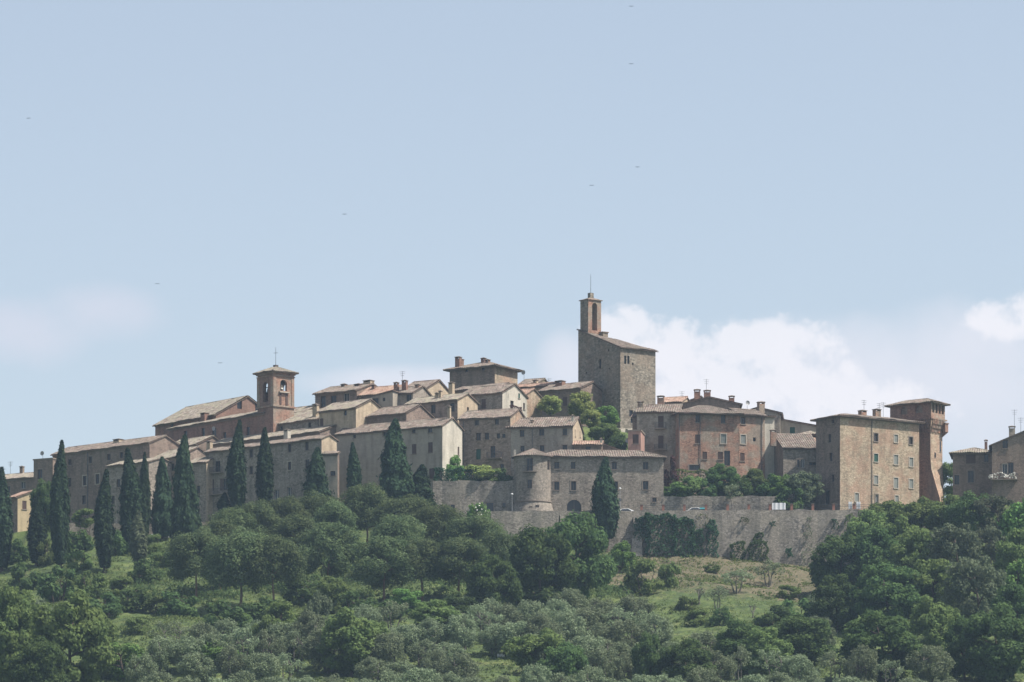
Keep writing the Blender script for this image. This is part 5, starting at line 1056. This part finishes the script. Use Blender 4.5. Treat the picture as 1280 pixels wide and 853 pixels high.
# terrace garden and upper town trees
for sp, nm, lab, px, top, base, w, Y, cat in (
    ('lime', 'round_tree', 'round yellow green tree left of the dark house by the tower', 688, 495.5, 526, 29, 40, 'tree'), ('lime', 'tree', 'yellow green tree leaning on the foot of the stone tower', 727, 491, 530, 32, 41, 'tree'),
    ('lime', 'tree', 'low yellow green bushy tree in front of the tower foot', 739, 513, 540, 26, 34, 'tree'), ('bright', 'tree', 'deep green bushy tree against the shaded tower wall', 758, 508.5, 534, 30, 42, 'tree'),
    ('darkshrub', 'bush', 'dark bush between the photo edge cypress and the yellow house', 22, 676, 704, 34, None, 'bush'),
    ('darkshrub', 'bush', 'dark thicket between tallest and fourth cypress, by the wall foot', 96, 664, 692, 36, None, 'bush'),
    ('darkshrub', 'bush', 'dark thicket right of the fourth cypress', 148, 664, 694, 34, None, 'bush'),
    ('shrub', 'bush', 'shrub between the narrow pointed and the stout ragged cypress', 190, 668, 690, 26, None, 'bush'),
    ('shrub', 'bush', 'light shrub left of the tallest cypress foot', 60, 676, 706, 28, None, 'bush'),
    ('leafy', 'tree', 'green tree on the bank below the stone tower', 756, 530, 558, 36, 30, 'tree'), ('darkshrub', 'bush', 'bush between the red lean-to and the pink house', 772, 544, 566, 26, 24, 'bush'),
    ('broadleaf', 'shrub_tree', 'dark round tree in the middle of the terrace garden', 905, 582, 621, 46, 14, 'tree'), ('leafy', 'shrub_tree', 'small dark tree right of the middle of the terrace garden', 943, 587, 621, 30, 14, 'tree'),
    ('purple', 'bush', 'purple leaved shrub between long house and garden', 838, 572, 612, 20, 13, 'bush'), ('bright', 'bush', 'bright vegetable patch at the left end of the terrace garden', 846, 604, 621, 40, 10.5, 'bush'), ('shrub', 'bush', 'leafy shrub behind the white trunked sapling', 868, 596, 621, 34, 11, 'bush'),
    ('darkshrub', 'bush', 'dark shrub beside the lone small tree of the garden', 882, 600, 621, 26, 11, 'bush'), ('darkshrub', 'bush', 'dark shrub in the shaded right end of the garden', 925, 600, 621, 34, 12, 'bush'), ('darkshrub', 'bush', 'dark shrub by the sunken cottage wall', 962, 594, 621, 30, 12.5, 'bush'),
    ('bright', 'bush', 'sunny green shrub in front of the sunken cottage', 977, 595, 628, 34, 12, 'bush'), ('greyish', 'tree', 'grey green fig like tree leaning over the road wall', 1003, 592, 638, 48, 9.6, 'tree'), ('darkshrub', 'bush', 'dark ragged bush at the end of the low garden wall', 988, 612, 640, 34, 6.5, 'bush'),
    ('sapling', 'sapling', 'young tree with pale thin trunk standing on the road edge', 914.5, 606, 641, 22, 6.5, 'tree'), ('shrub', 'bush', 'pale bush with a white post at the garden left', 858, 608, 621, 20, 10.2, 'bush'),
    ('bright', 'bush', 'pointed green shrub beside the cream gable', 567.5, 571, 604, 26, 12.5, 'bush'), ('lime', 'bush', 'yellow blooming shrub on the hedge garden', 599, 582, 606, 34, 10.5, 'bush'), ('darkshrub', 'bush', 'dark shrub between yellow shrub and round tower', 630, 586, 606, 22, 11, 'bush'), ('shrub', 'bush', 'green shrub right of the yellow blooming one', 618, 586, 606, 20, 10.5, 'bush'),
    ('blossom', 'flowering_bush', 'bush with white blossoms in front of the tall garden wall', 596, 630, 668, 30, -4, 'bush'),
    ('darkshrub', 'bush', 'weedy bush spilling over the rampart top left of the ivy', 762, 634, 648, 20, 1.2, 'bush'), ('leafy', 'tree', 'dark tree glimpsed between the brick tower and oriel house', 1190, 577, 625, 34, 40, 'tree')):
    T(sp, nm, lab, px, top, base, w, Y=Y, cat=cat)
k = 90; d = sph(k)  # blossoms as part of the flowering bush
fb = bpy.data.objects['flowering_bush']
link(bpy.data.objects.new('blossoms', leafmesh('blossoms', np.array([0, 0, 1.9]) + d * [1.7, 1.7, 1.4], d, .10 * np.ones(k), 1, M['flower'])), fb)
# hedges, ivy: box like masses of leaves
def mass(name, label, cat, boxes, mat, leaf=.13, dens=55, group=None, kind=None):
    Ps, Ns = [], []
    for x0, x1, y0, y1, z0, z1 in boxes:
        A = (x1 - x0) * (z1 - z0) + (x1 - x0) * (y1 - y0) + (y1 - y0) * (z1 - z0); n = int(A * dens)
        u = NP.random((n, 3)); f = NP.integers(0, 4, n); u[f == 0, 1] *= .15; u[f == 1, 2] = 1 - u[f == 1, 2] * .12; u[f == 2, 0] = 1 - u[f == 2, 0] * .08; u[f == 3, 0] *= .08
        P = np.array([x0, y0, z0]) + u * [x1 - x0, y1 - y0, z1 - z0]
        P += .22 * np.stack([np.sin(P[:, 2] * 3.1 + P[:, 0]), np.sin(P[:, 0] * 2.3 + P[:, 2] * 1.7), np.sin(P[:, 0] * 1.9 + 1) * (u[:, 2] > .5)], 1)
        nn = np.zeros((n, 3)); nn[:, 1] = -1; nn[f == 1] = [0, -.2, 1]; nn[f == 2] = [1, -.3, .2]; nn[f == 3] = [-1, -.3, .2]
        Ps.append(P); Ns.append(nn + NP.normal(0, .5, (n, 3)))
    P, Nn = np.concatenate(Ps), np.concatenate(Ns)
    o = link(bpy.data.objects.new(name, leafmesh(name, P, Nn, leaf * NP.uniform(.6, 1.3, len(P)), 1.2, mat)))
    return tag(o, label, cat, group, kind)
def bx(p0, p1, t, b, y0, y1): return (xof(p0, y0), xof(p1, y0), y0, y1, zof(b, y0), zof(t, y0))
mass('hedge', 'clipped dark hedge on top of the tall garden wall', 'hedge', [bx(543, 602, 585.5, 603.5, 9.2, 11.0)], L['ivy'], dens=60)
mass('hedge', 'long green hedge at the back of the terrace garden', 'hedge', [bx(838, 893, 587.5, 600, 15.5, 17), bx(836, 872, 600, 606, 14.5, 16)], L['mid'], dens=50)
mass('ivy', 'thick dark ivy mantle draped over the rampart below the parked white car', 'ivy', [bx(793, 812, 646, 676, -2.2, -.4), bx(808, 846, 642, 694, -3.4, -.4), bx(842, 868, 647, 697, -3.0, -.4), bx(864, 879, 662, 697, -2.4, -.4)], L['ivy'], .16, 34)
mass('ivy', 'narrow pointed ivy column right of the thick ivy mantle', 'ivy', [bx(884, 897, 656, 698, -2.2, -.5), bx(886, 893, 648, 660, -1.2, -.4)], L['ivy'], .15, 40)
mass('climber', 'small leafy climber, left one of two at the rampart foot', 'climber', [bx(914, 931, 678, 702, -3.2, -1.2)], L['broad'], .15, 34)
mass('climber', 'taller leafy climber, right one of two at the rampart foot', 'climber', [bx(936, 960, 676, 704, -3.4, -1.2), bx(943, 953, 667, 680, -2.6, -1.0)], L['broad'], .15, 34)
mass('creeper', 'thin dry creeper climbing the middle of the bare rampart', 'creeper', [bx(1008, 1013, 645, 668, -1.2, -.5), bx(1006, 1016, 664, 690, -1.9, -.8), bx(1003, 1020, 688, 706, -2.7, -1.1)], L['greyish'], .09, 22)
mass('weeds', 'pale weeds rooted in the rampart left of the narrow ivy', 'weeds', [bx(868, 884, 643, 662, -1.0, -.4)], L['under'], .09, 20)
mass('flower_box', 'pale flowers spilling over the balcony at the right edge', 'flowers', [bx(1237, 1270, 592, 598, 11.9, 12.4)], M['flower'], .10, 60)
mass('potted_plants', 'dark pot plants crowding the cream house balcony', 'plants', [bx(638, 653, 508, 514, 29.6, 30.6)], L['purple'], .12, 60)

for px, py, w_, h_, lab in ((967, 655, 7, 6, 'dark weed tuft growing in the rampart under the white hung sheet'), (930, 650, 9, 5, 'weed tuft hanging from the rampart edge above the climbers'), (1044, 656, 7, 12, 'dry weeds trailing down the rampart under the dark side of the square house'), (1062, 650, 10, 14, 'dark stringy weeds below the two white panels'), (987, 690, 6, 12, 'narrow dark weed at the rampart foot right of the climbers')):
    mass('wall_weeds', lab, 'weeds', [bx(px - w_ / 2, px + w_ / 2, py - h_ / 2, py + h_ / 2, -1.3 - (py > 670) * 1.9, -.5)], L['ivy'] if w_ < 9 else L['under'], .09, 60, group='weeds on the rampart')
# olive grove
lm = [(190, 'the stout ragged cypress'), (226, 'the broadest cypress'), (262, 'the little dormer house'), (297, 'the slim cypress of the pinkish roof'), (331, 'the slim cypress under the bell tower'), (366, 'the leaning pine trunk'),
      (404, 'the lit annex'), (442, 'the small slender cypress'), (478, 'the two dark pine trunks'), (515, 'the bulky cypress'), (551, 'the left end of the hedge garden'), (588, 'the yellow blooming shrub'), (622, 'the doorway in the garden wall'), (655, 'the round tower'),
      (690, 'the gated house left end'), (722, 'the arched gate'), (758, 'the lone garden cypress'), (792, 'the stone buttress'), (828, 'the thick ivy mantle'), (864, 'the white car behind the railing'), (900, 'the narrow ivy column'), (936, 'the pair of rampart climbers'), (972, 'the white hung sheet'), (1010, 'the dry creeper'), (1046, 'the dark side of the square house'), (1082, 'the two white panels'), (1125, 'the right windows of the square house'), (1172, 'the flaring tower foot')]
lm = [(p, q.replace('the arched gate', 'the arched gateway')) for p, q in lm]
rows = [('topmost', 786, 560, 790), ('second', 802, 430, 815), ('third', 820, 200, 830), ('fourth', 840, 190, 900), ('lowest full', 862, 150, 1200), ('cropped bottom', 888, 120, 1200)]
for ri, (rn, base, a, c) in enumerate(rows):
    for li, (p, name_) in enumerate(lm):
        px = p + (10 if ri % 2 else -8) + rng.uniform(-6, 6)
        if abs(px - 628) < 24 and ri in (3, 4): continue
        if not a <= px <= c or rng.random() < .1: continue
        s = rng.random(); look = 'silvery' if s < .5 else ('pale grey green' if s < .8 else 'sparse')
        h_ = rng.uniform(36, 52); T('airy' if look == 'sparse' and rng.random() < .5 else 'olive', 'olive_tree', f'{look} olive in the {rn} row, below {name_}'.replace('pale grey green', 'greyish'), px, base + rng.uniform(-4, 4) - h_, base + rng.uniform(-4, 4), rng.uniform(38, 56), group='olive trees of the grove', cat='olive tree')
cloth(626, 822, 1.1, .55, 'small white tarpaulin lying among the lower olives')
cloth(915, 713.5, .55, .35, 'white scrap on the dry bank above the wispy olive'); cloth(1010, 713, .4, .3, 'white scrap at the rampart foot beside the wood')
# undergrowth and grass: beyond counting
def scatter(name, n, ulo, uhi, tuft, k, leaf, mat, sel, lo=-215, hi=-1.5):
    x = NP.uniform(ulo, uhi, n); Y = NP.uniform(lo, hi, n); keep = sel(x, Y); x, Y = x[keep], Y[keep]; z = G(x, Y); m_ = len(x)
    s = NP.uniform(.35, 1, m_)[:, None, None]; d = sph(m_ * k).reshape(m_, k, 3); d[..., 2] = abs(d[..., 2])
    P = np.stack([x, Y, z], 1)[:, None, :] + d * s * tuft; Nn = d + NP.normal(0, .5, d.shape) + [0, 0, .3]
    o = link(bpy.data.objects.new(name, leafmesh(name, P.reshape(-1, 3), Nn.reshape(-1, 3), leaf * NP.uniform(.5, 1.3, m_ * k), 1.5, mat, True))); return tag(o, kind='stuff')
ns = lambda x, Y, f, p: np.sin(x * f + p) * np.cos(Y * f * 1.3 + p * 2) + .6 * np.sin(x * f * 2.1 - Y * f * 1.7 + p)
scatter('undergrowth', 26000, -105, 105, np.array([.7, .7, .55]), 9, .13, L['under'], lambda x, Y: (ns(x, Y, .11, 1) > -.15 + .3 * ((x > 18) & (x < 60) & (Y > -75))))
scatter('dark_undergrowth', 9000, -105, 105, np.array([1.0, 1.0, .8]), 12, .15, L['mid'], lambda x, Y: (ns(x, Y, .08, 4) > .35 - .5 * (x < -45)) & ~((x > 14) & (x < 62) & (Y > -80)))
scatter('pine_undergrowth', 3600, -62, 22, np.array([1.3, 1.3, 1.5]), 26, .15, L['broad'], lambda x, Y: (np.abs((H - G(x, Y) * F / (D0 + Y)) - 722 - 12 * np.sin(x * .2)) < 32) & (ns(x, Y, .15, 3) > -.7), -120, -8)
scatter('bank_weeds', 2600, 15, 64, np.array([.45, .45, .3]), 8, .09, L['grass'], lambda x, Y: ns(x, Y, .3, 5) > .2, -32, -3)
scatter('grass', 42000, -105, 105, np.array([.4, .4, .4]), 6, .075, L['grass'], lambda x, Y: ns(x, Y, .13, 2) > -.6)
# birds
def bird(px, py, Y, s, label):
    x, z = xof(px, Y), zof(py, Y); b = MB(); m_ = M['bird']; r_ = s
    for sg in (-1, 1):
        b.poly([(x, Y, z + .03 * r_), (x + sg * .45 * r_, Y + .12, z + .22 * r_), (x + sg * .95 * r_, Y + .35, z + .10 * r_), (x + sg * .4 * r_, Y + .3, z + .12 * r_)], m_)
    b.tube((x, Y - .35 * r_, z), (x, Y, z), .03, .11 * r_, m_, 6); b.tube((x, Y, z), (x, Y + .5 * r_, z), .11 * r_, .03, m_, 6); b.poly([(x, Y + .4 * r_, z), (x + .14, Y + .8 * r_, z), (x - .14, Y + .8 * r_, z)], m_)
    tag(b.build('bird'), label, 'bird', 'swifts in the sky')
for px, py, lab in ((789, 80, 'tiny dark bird high in the sky above the stone tower'), (797, 209, 'tiny dark bird halfway between the high one and the stone tower'), (739.5, 232, 'tiny dark bird straight above the bell gable of the stone tower'), (430.5, 268, 'tiny dark bird alone in the blue above the grey house'),
                    (196.5, 355, 'tiny dark bird high above the church nave'), (35.5, 148, 'tiny dark bird at the far left of the sky'), (789, 8, 'tiny dark bird nearest the top edge'), (275, 454, 'tiny dark bird just left of the bell tower cap')):
    bird(px, py, 20, .5, lab)
# air between the viewer and the hill
b = MB(); b.box(-3600, 3600, -2600, 2600, -2.9, 175, None) if False else None
me = bpy.data.meshes.new('haze'); c = [(x, y, z) for z in (-6, 185) for y in (-2700, 2700) for x in (-3700, 3700)]
me.from_pydata(c, [], [(0, 2, 3, 1), (4, 5, 7, 6), (0, 1, 5, 4), (2, 6, 7, 3), (0, 4, 6, 2), (1, 3, 7, 5)])
hm = bpy.data.materials.new('haze'); hm.use_nodes = True; ht_ = hm.node_tree; ht_.nodes.clear()
pv = N(ht_, 'ShaderNodeVolumePrincipled'); pv.inputs['Color'].default_value = (.56, .77, 1, 1); pv.inputs['Density'].default_value = HAZE = .000085; pv.inputs['Anisotropy'].default_value = 0
ho = N(ht_, 'ShaderNodeOutputMaterial'); ht_.links.new(pv.outputs[0], ho.inputs['Volume']); me.materials.append(hm)
tag(link(bpy.data.objects.new('haze', me)), kind='stuff')
